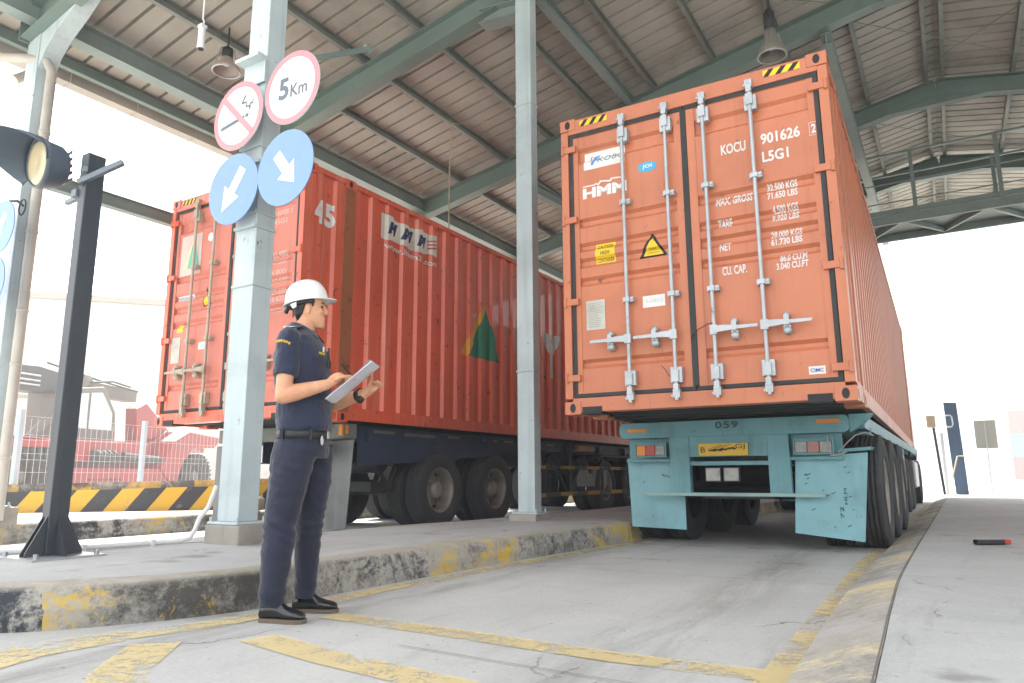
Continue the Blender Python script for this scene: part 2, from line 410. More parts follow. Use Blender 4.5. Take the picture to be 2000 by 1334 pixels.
marking([(-2.85, 7.1), (-.7, 7.2)], .06, .06, M_line2, .009)
m = MB()
for a, b in [((-2.95, 5.0), (-.65, 5.03)), ((-2.0, 2.42), (-.65, 2.36))]: strip(m, [V(a), V(b)], .0025, .0025, .011)
for y in (9.2, 14): strip(m, [V((-2.95, y)), V((-.6, y+.02))], .006, .006, .0075)
struct(m.build('joint', MATS['joint_grey']))

# ------------------------------------------------------------------ canopy
can = thing('canopy', (0, 0, 0), 0, 'open steel toll canopy with ribbed metal roof on pale blue columns above both trucks', 'canopy')
RX, RS = .42, .2
def zr(x, off=0): return 5.97+RS*(RX+8.07)-RS*abs(x-RX)+off
XL, XR, Y0, Y1 = -9.72, 10.6, 2.2, 23.4  # near roof edge, out of view, set short to let light in from behind
sheet = MB(); pitch = .272; prof = []
y = Y0
while y < Y1:
    prof += [(y, 0), (y+.226, 0), (y+.230, .065), (y+.268, .065)]; y += pitch
for xa, xb in ((XL, RX), (RX, XR)):
    A = [V((xa, a, zr(xa, .48)+b)) for a, b in prof]; B = [V((xb, a, zr(xb, .48)+b)) for a, b in prof]
    sheet.loft([A, B], False, False, False)
sh = sheet.build('roof_sheet', M_sheet, can, recalc=False)
so = sh.modifiers.new('t', 'SOLIDIFY'); so.thickness = .004
RY = [3.72, 7.2, 11.05, 14.9, 18.8, 22.7]
for yy in RY:
    m = MB()
    for xa, xb in ((-8.95, RX), (RX, 9.8)):
        m.ibeam((xa, yy, zr(xa, .17)), (xb, yy, zr(xb, .17)), .2, .34, .014)
    m.prism([(-.9, -.16), (0, -.16), (.9, -.16), (.9, .0), (0, .16), (-.9, 0)], (RX, yy, zr(RX, .0)), (1, 0, 0), (0, 0, 1), (0, 1, 0), -.09, .09)
    for xx in (-8.95, 9.8): m.box((xx-.008, yy-.1, zr(xx, -.02)), (xx+.008, yy+.1, zr(xx, .36)))
    m.build('rafter', M_steelrf, can)
px = [-7.78, -6.76, -5.77, -4.76, -3.75, -2.73, -1.72, -.71, .29, .55, 1.62, 2.6, 3.6, 4.6, 5.6, 6.6, 7.6, 8.6]
for xx in px:
    m = MB(); z = zr(xx)
    m.bar((xx, Y0+.05, z+.353), (xx, Y1-.05, z+.353), .065, .006); m.bar((xx, Y0+.05, z+.47), (xx, Y1-.05, z+.47), .065, .006)
    m.bar((xx-.03, Y0+.05, z+.411), (xx-.03, Y1-.05, z+.411), .005, .11)
    m.build('purlin', M_purlin, can)
for xx, w, h_, dz in ((-8.75, .2, .26, .25), (9.6, .2, .26, .25), (-4.2, .13, .16, .36), (5.0, .13, .16, .36)):
    m = MB(); m.ibeam((xx, Y0, zr(xx, dz)+.0), (xx, Y1-.1, zr(xx, dz)), w, h_, .012); m.build('strut', M_steel, can)
m = MB(); m.ibeam((-1.02, 11.05, 7.33-.1), (-1.02, 22.6, 7.36-.1), .16, .2, .012); m.build('strut', M_steel, can)
m = MB(); m.bar((-9.5, Y0, zr(-9.5, .38)), (-9.5, Y1, zr(-9.5, .38)), .09, .14); m.build('strut', M_steelrf, can)
# eaves gutters
for xx, s in ((-9.72, -1), (10.6, 1)):
    m = MB(); z = zr(xx, .42)
    m.loft([[V((xx+s*a, yy, z+b)) for a, b in ((0, .06), (0, -.12), (.19, -.12), (.19, .08), (.18, .08), (.18, -.11), (.01, -.11), (.01, .06))] for yy in (Y0, Y1)], True, False, True)
    yy = Y0+.5
    while yy < Y1: m.box((xx-s*.02, yy, z-.128), (xx+s*.2, yy+.02, z+.085)); yy += .95
    m.build('gutter', M_gutter, can)
# cross bracing rods under the roof
m = MB()
for a, b in (((-8.3, 3.9), (-4.9, 7.0)), ((-4.9, 3.9), (-8.3, 7.0)), ((-1.0, 11.2), (2.6, 14.7)), ((2.6, 11.2), (-1.0, 14.7)), ((-1.0, 15.1), (2.6, 18.6)), ((-4.0, 7.4), (-.9, 10.9))):
    m.tube([(a[0], a[1], zr(a[0], .3)), (b[0], b[1], zr(b[0], .3))], .007, 6)
m.build('bracing_rod', M_steelrf, can)

def column(x, y, w, d, z0, z1, plinth, base=KZ, splices=(), mat=M_col, haunch=None):
    m = MB()
    m.box((x-w/2, y-d/2, z0), (x+w/2, y+d/2, z1))
    for z in splices:
        m.box((x-w/2-.012, y-d/2-.012, z-.012), (x+w/2+.012, y+d/2+.012, z+.012))
    m.box((x-w/2-.05, y-d/2-.05, z0-.02), (x+w/2+.05, y+d/2+.05, z0))
    for sx in (-1, 1):
        for sy in (-1, 1):
            m.tube([(x+sx*(w/2+.03), y+sy*(d/2+.03), z0), (x+sx*(w/2+.03), y+sy*(d/2+.03), z0+.035)], .012, 6)
    if haunch:
        m.prism([(-.0, 0), (0, -.55), (.12, -.36), (.3, -.2), (.62, -.02), (.9, .18)], (x+w/2, y, z1), (1, 0, 0), (0, 0, 1), (0, 1, 0), -.1, .1)
    c = m.build('column', mat, can, .006)
    if plinth:
        p = MB(); px0, px1, py0, py1, pz = plinth
        p.box((px0, py0, base-.02), (px1, py1, pz)); p.build('plinth', M_plinth, c, .012)
    return c
column(-4.63, 3.70, .235, .18, .36, zr(-4.63, 0), (-4.82, -4.44, 3.56, 3.9, .34), splices=(2.16,))
column(-4.065, 7.13, .215, .15, .29, zr(-4.0, 0), (-4.24, -3.9, 6.97, 7.3, .27), splices=(1.86, 5.15))
for yy in (11.05, 14.9, 18.8, 22.7): column(-4.0, yy, .22, .16, .31, zr(-4.0, 0), (-4.16, -3.84, yy-.18, yy+.18, .29))
column(-8.84, 3.85, .27, .22, .4, 5.95, (-9.12, -8.68, 3.6, 4.1, .38), haunch=True)
for yy in (7.2, 11.05, 14.9, 18.8, 22.7): column(-8.9, yy, .3, .28, .4, zr(-8.9, 0), (-9.12, -8.68, yy-.2, yy+.2, .38))
for yy in (3.72, 7.2, 14.9, 22.7): column(9.5, yy, .3, .28, .3, zr(9.5, 0), (9.3, 9.7, yy-.2, yy+.2, .28))
for yy in (7.2, 14.9, 22.7): column(4.9, yy, .3, .28, .3, zr(4.9, 0), (4.7, 5.1, yy-.2, yy+.2, .28))
# stub bracket and drop post behind the centre column, long brace between eave columns
m = MB(); m.ibeam((-6.4, 11.1, 6.1), (-6.3, 12.7, 6.15), .14, .2); m.box((-6.37, 12.6, 4.45), (-6.23, 12.74, 6.25)); m.build('drop_post', M_steel, can)
m = MB(); m.ibeam((-8.75, 4.0, 4.1), (-8.75, 7.1, 4.13), .12, .17); m.ibeam((-8.75, 7.4, 4.13), (-8.75, 10.9, 4.13), .12, .17); m.build('brace_beam', M_steel, can)
m = MB(); m.ibeam((-4.1, 7.2, 6.55), (-4.75, 7.2, 6.62), .22, .2); m.build('bracket', M_steel, can)
# downpipes
m = MB()
m.tube([(-9.83, 3.35, 6.05), (-9.83, 3.35, 5.85), (-9.75, 3.45, 5.72), (-9.0, 3.72, 5.6), (-8.66, 3.82, 5.5), (-8.6, 3.86, 5.36), (-8.6, 3.86, .25)], .055, 12)
for z in (4.6, 3.4, 2.5, 1.9, .9): m.lathe([(-.015, .05), (-.015, .064), (.015, .064), (.015, .05)], (-8.6, 3.86, z), 'z', 14)
m.build('downpipe', M_pipe, can)
m = MB(); m.tube([(-9.62, 3.9, 5.6), (-9.62, 4.25, 5.95)], .06, 12); m.build('downpipe', M_pipe, can)
# catwalk across the far bay
m = MB()
m.box((-3.6, 16.5, 5.85), (9.3, 16.56, 6.05)); m.box((-3.6, 17.74, 5.84), (9.3, 17.8, 6.05)); m.box((-3.6, 16.56, 5.99), (9.3, 17.74, 6.02))
for i in range(9): x = -3.4+i*1.5; m.bar((x, 16.56, 5.92), (x+.75, 17.74, 5.92), .06, .1); m.bar((x+.75, 17.74, 5.92), (x+1.5, 16.56, 5.92), .06, .1)
cw = m.build('catwalk', M_steel, can)
m = MB()
for yy in (16.53, 17.77):
    m.bar((-3.6, yy, 7.4), (9.3, yy, 7.4), .045, .045); m.bar((-3.6, yy, 6.12), (9.3, yy, 6.12), .03, .1, (0, 0, 1)); m.bar((-3.6, yy, 6.75), (9.3, yy, 6.75), .025, .025)
    for i in range(9): x = -3.13+i*1.497; m.box((x-.035, yy-.035, 5.9), (x+.035, yy+.035, 7.4))
m.build('railing', M_steel, cw)

# pendant lamps, camera, rope, conduit
def pendant(x, y, z, r, ztop, label, mat, f=1.0):
    t = thing('pendant_lamp', (x, y, z), 0, label, 'pendant lamp', 'bell lamps hanging from the canopy')
    m = MB(); m.lathe([(0, r), (.02*f, r*1.02), (.09*f, r*.9), (.2*f, r*.55), (.28*f, r*.42), (.36*f, r*.40), (.36*f, 0)], (0, 0, 0), 'z', 28)
    m.lathe([(.005, r*.97), (.09*f, r*.86), (.2*f, r*.5)], (0, 0, 0), 'z', 28); m.build('lamp_shade', mat, t, recalc=False)
    m = MB(); m.lathe([(.34*f, .0), (.34*f, .07), (.6*f, .07), (.66*f, .03), (.66*f, 0)], (0, 0, 0), 'z', 16); m.build('ballast_housing', M_dark, t)
    m = MB(); m.tube([(0, 0, .5*f), (0, 0, ztop-z)], .012, 8); m.build('rod', M_dark, t)
    m = MB(); m.lathe([(.12, .0), (.1, .05), (.06, .07), (.0, .05), (-.03, 0)], (0, 0, .08), 'z', 14); m.build('bulb', M_white, t)
    m = MB(); m.tube([(r*math.cos(a*PI/12), r*math.sin(a*PI/12), -.015) for a in range(25)], .012, 6)
    for a in (.3, 2.4, 4.5): m.tube([(r*math.cos(a), r*math.sin(a), -.01), (r*.5*math.cos(a), r*.5*math.sin(a), .3)], .008, 6)
    m.build('guard_ring', M_galv, t)
pendant(-7.55, 5.42, 5.86, .17, zr(-7.55, .4), 'small dark pendant lamp with pale bell shade left of the sign column', paint('pale_lamp_shade', 'a8998f', .35, 0, .2), .5)
pendant(-1.48, 9.0, 6.0, .175, zr(-1.48, .4), 'large grey bell lamp hanging above the orange container doors', paint('grey_lamp_shade', '8d8d82', .4, .3, .3))
t = thing('security_camera', (-5.58, 3.72, 4.72), 0, 'white tube camera hanging on a thin rod left of the sign column', 'camera')
m = MB(); m.tube([(0, 0, -.11), (0, 0, .07)], .032, 14); m.tube([(0, 0, -.14), (0, 0, -.11)], .036, 14); m.build('housing', M_white, t)
m = MB(); m.tube([(0, 0, -.146), (0, 0, -.138)], .028, 14); m.build('lens', M_ink, t)
m = MB(); m.tube([(0, 0, .07), (.02, 0, .13), (0, 0, .17), (0, 0, zr(-5.58, .4)-4.72)], .008, 8); m.box((-.03, -.03, .07), (.03, .03, .1)); m.build('rod', M_white, t)
m = MB(); m.tube([(-6.74, 9.2, zr(-6.74, .36)), (-6.72, 9.22, 6.3), (-6.74, 9.2, 5.6), (-6.73, 9.2, 4.22)], .012, 6); m.tube([(-6.74, 9.2, zr(-6.74, .33)), (-6.4, 9.5, 6.6), (-5.77, 9.9, zr(-5.77, .36))], .008, 6)
tag(m.build('rope', paint('pale_rope', 'b3a994', .9, dirt=.3)), 'pale rope hanging from a purlin down to the red container roof', 'rope')
m = MB(); m.tube([(-5.55, 2.1, .223), (-5.09, 2.5, .223), (-4.99, 3.2, .223), (-4.93, 3.42, .223), (-4.9, 3.5, .24), (-4.885, 3.53, .3), (-4.885, 3.56, .38), (-4.87, 3.62, .46), (-4.84, 3.66, .62)], .018, 10)
for q in ((-5.05, 2.8), (-4.98, 3.25)): m.box((q[0]-.03, q[1]-.012, .2), (q[0]+.03, q[1]+.012, .246))
tag(m.build('conduit', M_white), 'white plastic conduit lying along the island and rising at the sign column plinth', 'pipe')
m = MB(); m.bar((-4.3, 3.8, 4.09), (-4.3, 4.55, 4.60), .03, .045); m.box((-4.32, 4.53, 4.56), (-4.28, 4.59, 4.64)); m.box((-4.52, 3.77, 4.04), (-4.28, 3.82, 4.12))
tag(m.build('bracket_arm', M_steelrf), 'short dark steel arm sticking out behind the speed sign', 'bracket')

# ------------------------------------------------------------------ shipping containers
CW, CH, CL = 2.438, 2.896, 13.716
CP, CD = .3048, .036
def corr_cuts(s0, s1):
    out = []; k = 0; s = s0
    while s < s1:
        out += [(s, 0), (s+.095, 0), (s+.13, -CD), (s+.27, -CD)]; s += CP
    out = [(a, d) for a, d in out if a < s1]; out.append((s1, 0)); return out
def corr_depth(pts, s):
    if s <= pts[0][0] or s >= pts[-1][0]: return 0
    for (a, da), (b, db) in zip(pts, pts[1:]):
        if a <= s <= b: return da+(db-da)*(s-a)/max(b-a, 1e-6)
    return 0
DOOR_REC = [(2.50, .16), (1.815, .10), (1.575, .09), (1.42, .10), (1.235, .09), (.455, .09)]
def door_prof():
    pts = [(.17, 0)]
    for v, h in sorted(DOOR_REC): pts += [(v-h/2, 0), (v-h/2+.03, .03), (v+h/2-.03, .03), (v+h/2, 0)]
    pts.append((2.745, 0)); return pts
DP = door_prof()
def door_depth(v):
    for (a, da), (b, db) in zip(DP, DP[1:]):
        if a <= v <= b: return da+(db-da)*(v-a)/max(b-a, 1e-6)
    return 0
def casting(mb, u0, u1, v0, v1, s0, s1, side):
    mb.box((u0, s0, v0), (u1, s1, v1))
def build_container(t, body, trim, rod_m, gask, door_m, rodx, handv, hinges):
    """rear-left-bottom corner at the thing's origin, doors facing -y"""
    # door frame (rear): corner posts, header, sill
    m = MB()
    for u0, u1 in ((0, .075), (CW-.075, CW)): m.box((u0, 0, .14), (u1, .16, CH-.12))
    m.box((.075, .004, CH-.155), (CW-.075, .16, CH-.012)); m.box((.075, .004, .015), (CW-.075, .16, .145))
    # forklift style recess cut-outs are separate dark boxes at the sill
    for s0, s1 in ((.62, .80), (CL-.80, CL-.62)):
        for u0, u1 in ((-.002, .07), (CW-.07, CW+.002)): pm = MB(); pm.box((u0, s0, .11), (u1, s1, CH-.1)); pm.build('side_post', trim, t, .004)
    # top and bottom side rails, front posts
    for u0, u1 in ((.0, .06), (CW-.06, CW)):
        m.box((u0, .16, CH-.075), (u1, CL-.02, CH-.01)); m.box((u0, .16, .02), (u1, CL-.02, .165))
        m.box((u0, CL-.12, .12), (u1+(0), CL, CH-.11))
    m.box((.06, CL-.1, .02), (CW-.06, CL-.02, .16)); m.box((.06, CL-.1, CH-.12), (CW-.06, CL-.02, CH-.01))
    m.build('frame', body, t, .004)
    # castings
    for s0 in (-.004, CL-.174, .615, CL-.79):
        for u0 in (-.006, CW-.156):
            for v0 in (-.004, CH-.114):
                c = MB(); end = s0 in (-.004, CL-.174)
                c.box((u0, s0, v0), (u0+.162, s0+.178, v0+.118)); o = c.build('corner_casting', body, t, .006)
                h = MB(); h2 = MB(); cx = u0+.081; cz = v0+.059
                if s0 < 0:
                    h.cur = 0
                    h.loft([[V((cx+.028*math.cos(a*PI/8), yy, cz+.042*math.sin(a*PI/8))) for a in range(16)] for yy in (-.0055, .02)], True, False, True)
                sx = -.0075 if u0 < 0 else CW+.0075
                h2.loft([[V((sx+dx, s0+.09+.028*math.cos(a*PI/8), cz+.04*math.sin(a*PI/8))) for a in range(16)] for dx in (0, .02 if u0 < 0 else -.02)], True, False, True)
                h2.build('hole', M_ink, o)
                if s0 < 0: h.build('hole', M_ink, o)
    # sides
    for side in (0, 1):
        m = MB()
        for s0, s1, fl in ((.16, .62, 1), (.80, CL-.80, 0), (CL-.62, CL-.12, 1)):
            if fl: pts = [(s0, 0), (s0+.12, 0), (s0+.16, -.03), (s1-.16, -.03), (s1-.12, 0), (s1, 0)]
            else: pts = corr_cuts(s0, s1)
            u = lambda d: (CW-.012+d) if side else (.012-d)
            m.loft([[V((u(d), a, z)) for a, d in pts] for z in (.16, CH-.07)], False, False, False)
        m.build('side_panel', body, t, recalc=False)
    m = MB(); pts = [(0.16, 0)]+[(.16+.1*i, -.02 if (i//1) % 2 else 0) for i in range(1, 134)]
    m.loft([[V((x, a, CH-.018+d)) for a, d in pts] for x in (.05, CW-.05)], False, False, False)
    m.build('roof_panel', body, t, recalc=False)
    m = MB(); pts = [(.06+i*.1, 0 if i % 2 else .03) for i in range(24)]
    m.loft([[V((a, CL-.06+d, z)) for a, d in pts] for z in (.14, CH-.1)], False, False, False); m.build('front_wall', body, t, recalc=False)
    m = MB(); m.box((.06, .1, .1), (CW-.06, CL-.1, .13))
    for i in range(42): m.box((.06, .35+i*.31, .02), (CW-.06, .39+i*.31, .1))
    m.build('floor', M_dark, t)
    # doors
    for k, (ua, ub) in enumerate(((.085, 1.212), (1.232, CW-.085))):
        d = MB(); y0 = .022
        fr = .085
        d.box((ua+.012, y0, .165), (ua+fr, y0+.05, CH-.165)); d.box((ub-fr, y0, .165), (ub-.012, y0+.05, CH-.165))
        d.box((ua+fr, y0, .165), (ub-fr, y0+.05, .20)); d.box((ua+fr, y0, CH-.20), (ub-fr, y0+.05, CH-.165))
        pv_ = [(a, b) for a, b in DP]
        d.loft([[V((x, y0+.006+b, max(.2, min(CH-.2, a)))) for a, b in pv_] for x in (ua+fr, ub-fr)], False, False, False)
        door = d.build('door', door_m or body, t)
        g = MB(); gy = y0+.012
        g.box((ua-.012, gy, .15), (ua+.012, gy+.04, CH-.15)); g.box((ub-.012, gy, .15), (ub+.012, gy+.04, CH-.15))
        g.box((ua+.012, gy, .143), (ub-.012, gy+.04, .165)); g.box((ua+.012, gy, CH-.165), (ub-.012, gy+.04, CH-.143))
        # visible rubber lip, proud of the door edge
        ex = ua-.002 if k == 0 else ub-.034
        g.box((ex, y0-.007, .17), (ex+.036, y0+.01, CH-.17))
        g.box((ua, y0-.006, CH-.196), (ub, y0+.01, CH-.158)); g.box((ua, y0-.006, .152), (ub, y0+.01, .185))
        if k == 0: g.box((ub-.02, y0-.008, .19), (ub+.03, y0+.01, CH-.19))
        g.build('gasket', gask, door)
        hx = (0, .16) if k == 0 else (CW-.16, CW)
        for hv in hinges[k]:
            h = MB(); h.box((hx[0]+.004, -.012, hv-.03), (hx[1]-.004, y0+.003, hv+.03))
            px_ = hx[0]+.02 if k == 0 else hx[1]-.02
            h.tube([(px_, -.006, hv-.045), (px_, -.006, hv+.045)], .017, 10); h.build('hinge', body, door, .003)
        for rx in rodx[k]:
            r = MB(); ry = -.03
            r.tube([(rx, ry, .075), (rx, ry, CH-.1)], .017, 12)
            rod = r.build('lock_rod', rod_m, t)
            for v, top in ((CH-.13, 1), (.13, 0)):
                s = -1 if top else 1; q = MB()
                q.box((rx-.03, ry-.012, v-.035), (rx+.03, y0-.012, v+.035))          # keeper on header / sill
                q.box((rx-.022, ry-.022, v+s*.05-.03), (rx+.022, ry+.03, v+s*.05+.03))
                q.box((rx-.045, ry-.004, v+s*.17-.075), (rx+.055, y0+.002, v+s*.17+.055))   # cam bracket plate
                q.box((rx-.028, ry-.026, v+s*.15-.05), (rx+.028, ry+.01, v+s*.15+.05))
                q.tube([(rx-.034, ry+.01, v-.02), (rx-.034, ry-.022, v-.02)], .009, 8)
                q.build('bracket', rod_m, rod)
            for v in (1.925, 1.0):
                q = MB(); q.box((rx-.04, ry-.004, v-.022), (rx+.06, y0+.003, v+.022)); q.box((rx-.026, ry-.024, v-.02), (rx+.026, ry, v+.02))
                q.tube([(rx+.045, ry-.0, v), (rx+.045, ry-.014, v)], .01, 8)
                q.build('bracket', rod_m, rod)
            hd = MB(); s = -1 if k == 0 else 1
            hv = handv
            hd.box((rx-.03, ry-.03, hv-.04), (rx+.03, ry+.0, hv+.04))
            hd.prism([(0, -.028), (.10, -.02), (.2, -.012), (.36, -.01), (.36, .014), (.2, .018), (.1, .03), (0, .03)], (rx, ry-.026, hv), (s, 0, 0), (0, 0, 1), (0, 1, 0), -.008, .008)
            cx = rx+s*.17
            hd.box((cx-.028, ry-.01, hv-.07), (cx+.028, y0+.003, hv-.02)); hd.lathe([(-.045, 0), (-.045, .03), (-.01, .034), (.04, .034)], (cx, 0, hv-.06), 'y', 14)
            hd.box((cx-.02, ry-.036, hv-.02), (cx+.02, ry-.0, hv+.055)); hd.lathe([(-.04, 0), (-.04, .024), (.02, .024)], (cx, 0, hv+.065), 'y', 12)
            hd.build('handle', rod_m, rod)
    return t

def on_door(t):
    def fn(a, b, e=.0015): return V((a, .022+.006+door_depth(b)-e, b))
    cuts = [v for v, _ in DP]
    return fn, cuts
def door_text(mb, txt, x0, x1, y0, y1, bold=.0, spacing=1, e=.0015):
    vs, fs = fit_text(txt, x0, x1, y0, y1, bold, spacing)
    drape(mb, vs, fs, [v for v, _ in DP], lambda a, b: V((a, .028+door_depth(b)-e, b)), 1)
def door_patch(mb, vs, fs, e=.0012):
    drape(mb, vs, fs, [v for v, _ in DP], lambda a, b: V((a, .028+door_depth(b)-e, b)), 1)

# --- right hand container, doors towards us
M_org = paint('orange_container_paint', 'bf7351', .42, 0, .3, '7a4a38', 1.3, .25, '5a2a18', .25, '8a4a34', cvar=.06)
M_gask = paint('black_gasket', '2c2f31', .7, 0, .5, '55504a', 4)
M_rodR = paint('galvanised_lock_rod', 'aeb4b8', .35, .35, .35, '77726c', 7, .3, '7a4a30', .2, '7d7a76')
cR = thing('shipping_container', (-3.005, 5.956, 1.234), .0131, 'clean orange shipping container with closed rear doors and white KOCU lettering, on the turquoise trailer', 'shipping container', 'shipping containers on trailers')
build_container(cR, M_org, M_org, M_rodR, M_gask, None, ((.645, 1.06), (1.405, 1.815)), .64, ((2.58, 1.857, 1.05, .33), (2.60, 1.885, 1.07, .26)))
for a in ((1.538, 1.75, 2.19, 2.285, 'KOCU'), (1.875, 2.19, 2.205, 2.305, '901626'), (1.878, 2.09, 2.045, 2.14, 'L5G1'), (1.468, 1.775, 1.73, 1.81, 'MAX. GROSS'), (1.894, 2.135, 1.785, 1.85, '32.500 KGS'), (1.896, 2.135, 1.707, 1.77, '71.650 LBS'),
          (1.47, 1.592, 1.533, 1.61, 'TARE'), (1.928, 2.13, 1.58, 1.645, '4.500 KGS'), (1.92, 2.132, 1.507, 1.57, '9.920 LBS'), (1.478, 1.576, 1.326, 1.396, 'NET'), (1.9, 2.144, 1.368, 1.43, '28.000 KGS'), (1.9, 2.143, 1.303, 1.36, '61.730 LBS'),
          (1.489, 1.693, 1.11, 1.187, 'CU. CAP.'), (1.96, 2.168, 1.158, 1.22, '86.0 CU.M'), (1.928, 2.174, 1.094, 1.15, '3.040 CU.FT')):
    m = MB(); door_text(m, a[4], a[0], a[1], a[2], a[3], .028, e=.003); m.build('lettering', M_white, cR)
m = MB()
FB = lambda p, q: V((p, .0205, q))
flat(m, *fit_text('2', 2.278, 2.314, 2.208, 2.288, .03), fn=FB)
for a in (rect(2.262, 2.19, 2.266, 2.305), rect(2.266, 2.301, 2.319, 2.305), rect(2.266, 2.19, 2.319, 2.194)): flat(m, *a, fn=FB)
m.build('lettering_box', M_white, cR)
m = MB(); m.cur = 0
door_patch(m, *rect(.228, 2.345, .645, 2.525), e=.002)
m.cur = 1; door_text(m, 'KOBC', .375, .635, 2.40, 2.462, .0, e=.004)
m.cur = 2; door_patch(m, [(.30, 2.385), (.325, 2.385), (.36, 2.45), (.40, 2.485), (.33, 2.475), (.315, 2.44)], [(0, 1, 2, 3, 4, 5)], e=.004); door_patch(m, [(.345, 2.43), (.385, 2.415), (.365, 2.445)], [(0, 1, 2)], e=.0042)
m.cur = 3; door_patch(m, [(.285, 2.425), (.305, 2.455), (.318, 2.492), (.292, 2.478)], [(0, 1, 2, 3)], e=.004)
M_lblue = paint('light_blue_print', '4f8fd0', .5, 0, 0); M_cyan = paint('cyan_sticker', '3f9fc8', .4, 0, 0)
m.build('sticker', [M_wsticker, paint('blue_grey_print', '5b6f8a', .5, 0, 0), M_lblue, paint('orange_print', 'e07a3a', .5, 0, 0)], cR)
m = MB()      # white company letters, italic shoulders on the M's
vs, fs = fit_text('HMM', .212, .66, 2.055, 2.16, .05); door_patch(m, vs, fs, e=.003)
door_patch(m, [(.215, 2.172), (.33, 2.172), (.352, 2.18), (.375, 2.165), (.405, 2.195), (.5, 2.178), (.52, 2.2), (.64, 2.19), (.64, 2.203), (.505, 2.215), (.49, 2.195), (.395, 2.212), (.372, 2.185), (.352, 2.195), (.33, 2.185), (.215, 2.185)], [tuple(range(16))], e=.003)
m.build('lettering', M_white, cR)
m = MB(); door_patch(m, *disk(.863, 2.243, .093, 32, .05), e=.002); m.cur = 1; door_text(m, 'JOI', .815, .91, 2.222, 2.268, .03, e=.004)
m.build('sticker', [M_cyan, M_white], cR)
m = MB(); door_patch(m, *rect(.322, 1.397, .518, 1.59), e=.002); m.cur = 1
door_text(m, 'CAUTION', .345, .495, 1.538, 1.575, .01, e=.004); door_text(m, 'HIGH', .375, .465, 1.475, 1.512, .01, e=.004); door_text(m, 'CONTAINER', .335, .505, 1.41, 1.447, .01, e=.004)
m.build('sticker', [M_yel, M_ink], cR)
m = MB(); door_patch(m, [(.757, 1.378), (1.0, 1.378), (1.006, 1.395), (.885, 1.6), (.87, 1.6), (.752, 1.395)], [(0, 1, 2, 3, 4, 5)], e=.002); m.cur = 1
door_patch(m, [(.785, 1.4), (.975, 1.4), (.88, 1.565)], [(0, 1, 2)], e=.004); m.cur = 0
door_text(m, 'HAZARD', .845, .915, 1.45, 1.462, 0, e=.006); door_text(m, 'CLEARANCE', .825, .935, 1.42, 1.432, 0, e=.006)
m.build('sticker', [M_ink, M_yel], cR)
m = MB(); door_patch(m, *rect(.22, .77, .408, 1.048), e=.005); m.cur = 1
for i in range(13): door_patch(m, *rect(.235, .795+i*.0185, .235+rng.uniform(.1, .155), .800+i*.0185), e=.0065)
m.build('data_plate', [paint('worn_data_plate', 'b9b8ae', .45, .2, .4, '7a5f4c', 9), paint('grey_print', '8f8f88', .6, 0, 0)], cR)
m = MB(); door_patch(m, *rect(.772, .918, .978, 1.024), e=.002); m.cur = 1
door_text(m, '4-5747-3', .80, .95, .955, .995, 0, e=.004); m.build('sticker', [M_wsticker, paint('faded_blue_print', 'b4c4cc', .6, 0, 0)], cR)
m = MB(); door_patch(m, *rect(2.11, .218, 2.233, .282), e=.002); m.cur = 1; door_text(m, 'CIMC', 2.122, 2.22, .235, .265, .02, e=.004)
m.build('sticker', [M_wsticker, paint('blue_print', '3558a8', .6, 0, 0)], cR)
def hazard(t, x0, x1, z0, z1, y, n=4):
    m = MB(); m.add([(x0, y, z0), (x1, y, z0), (x1, y, z1), (x0, y, z1)], [(0, 1, 2, 3)]); m.cur = 1
    w = (x1-x0)/(2*n); h = z1-z0
    for i in range(n): a = x0+w*(2*i); m.add([(a, y-.002, z0), (a+w*.9, y-.002, z0), (min(x1, a+w*.9+w), y-.002, z1), (a+w, y-.002, z1)], [(0, 1, 2, 3)])
    m.build('hazard_strip', [M_yel, M_ink], t)
hazard(cR, .205, .49, 2.80, 2.862, .0015, 3); hazard(cR, 1.935, 2.235, 2.80, 2.862, .0015, 3)
for a, b in ((.17, .36), (2.09, 2.27)): m = MB(); m.box((a, -.004, -.003), (b, .16, .062)); m.build('lift_slot', M_ink, cR)
m = MB(); m.tube([(1.20, .0, .60), (1.27, -.03, .66), (1.36, -.045, .695), (1.40, -.05, .70)], .004, 6); m.tube([(1.0, -.01, .28), (.97, -.03, .34), (.93, -.02, .38)], .003, 6)
m.build('seal_wire', M_ink, cR)

# --- left hand container
M_redc = paint('red_container_paint', 'df6040', .38, 0, .3, '74301f', 1.2, .6, '5b2b17', .5, 'd09a84', cvar=.1, coat=.35)
M_rustpost = paint('rust_streaked_post', '9a5a38', .6, 0, .5, '5c3a26', 3, .9, '4f2a18', .6, 'b5502f')
M_rodL = paint('dull_lock_rod', 'ada492', .5, .1, .4, '6a4a38', 6, .5, '6b3a22', .2)
cL = thing('shipping_container', (-5.883-2.438, 5.328+.017, 1.3), -.0071, 'rusty red shipping container with white 45 and HMM banner on its corrugated side', 'shipping container', 'shipping containers on trailers')
build_container(cL, M_redc, M_rustpost, M_rodL, M_gask, paint('faded_glare_red_door_paint', 'cd7a69', .5, 0, .4, '8a4334', 1.5, .4, '6b2f22', .45, 'a5503c'), ((.56, .93), (1.36, 1.80)), .63, ((2.58, 1.857, 1.05, .33), (2.58, 1.857, 1.05, .33)))  # faded red doors, paled further to put glare into the paint colour
SC = corr_cuts(.80, CL-.80)
def on_side(a, b, e=.003):
    if a < .8: d = 0 if (a < .28 or a > .5) else (-.03 if .32 < a < .46 else -.03*min(1, (a-.28)/.04 if a < .4 else (.5-a)/.04))
    else: d = corr_depth(SC, a)
    return V((CW-.012+d+e, a, b))
SCUT = [.28, .32, .46, .5]+[a for a, _ in SC]
def side(mb, vs, fs, e=.003): drape(mb, vs, fs, SCUT, lambda a, b: on_side(a, b, e), 0)
m = MB()
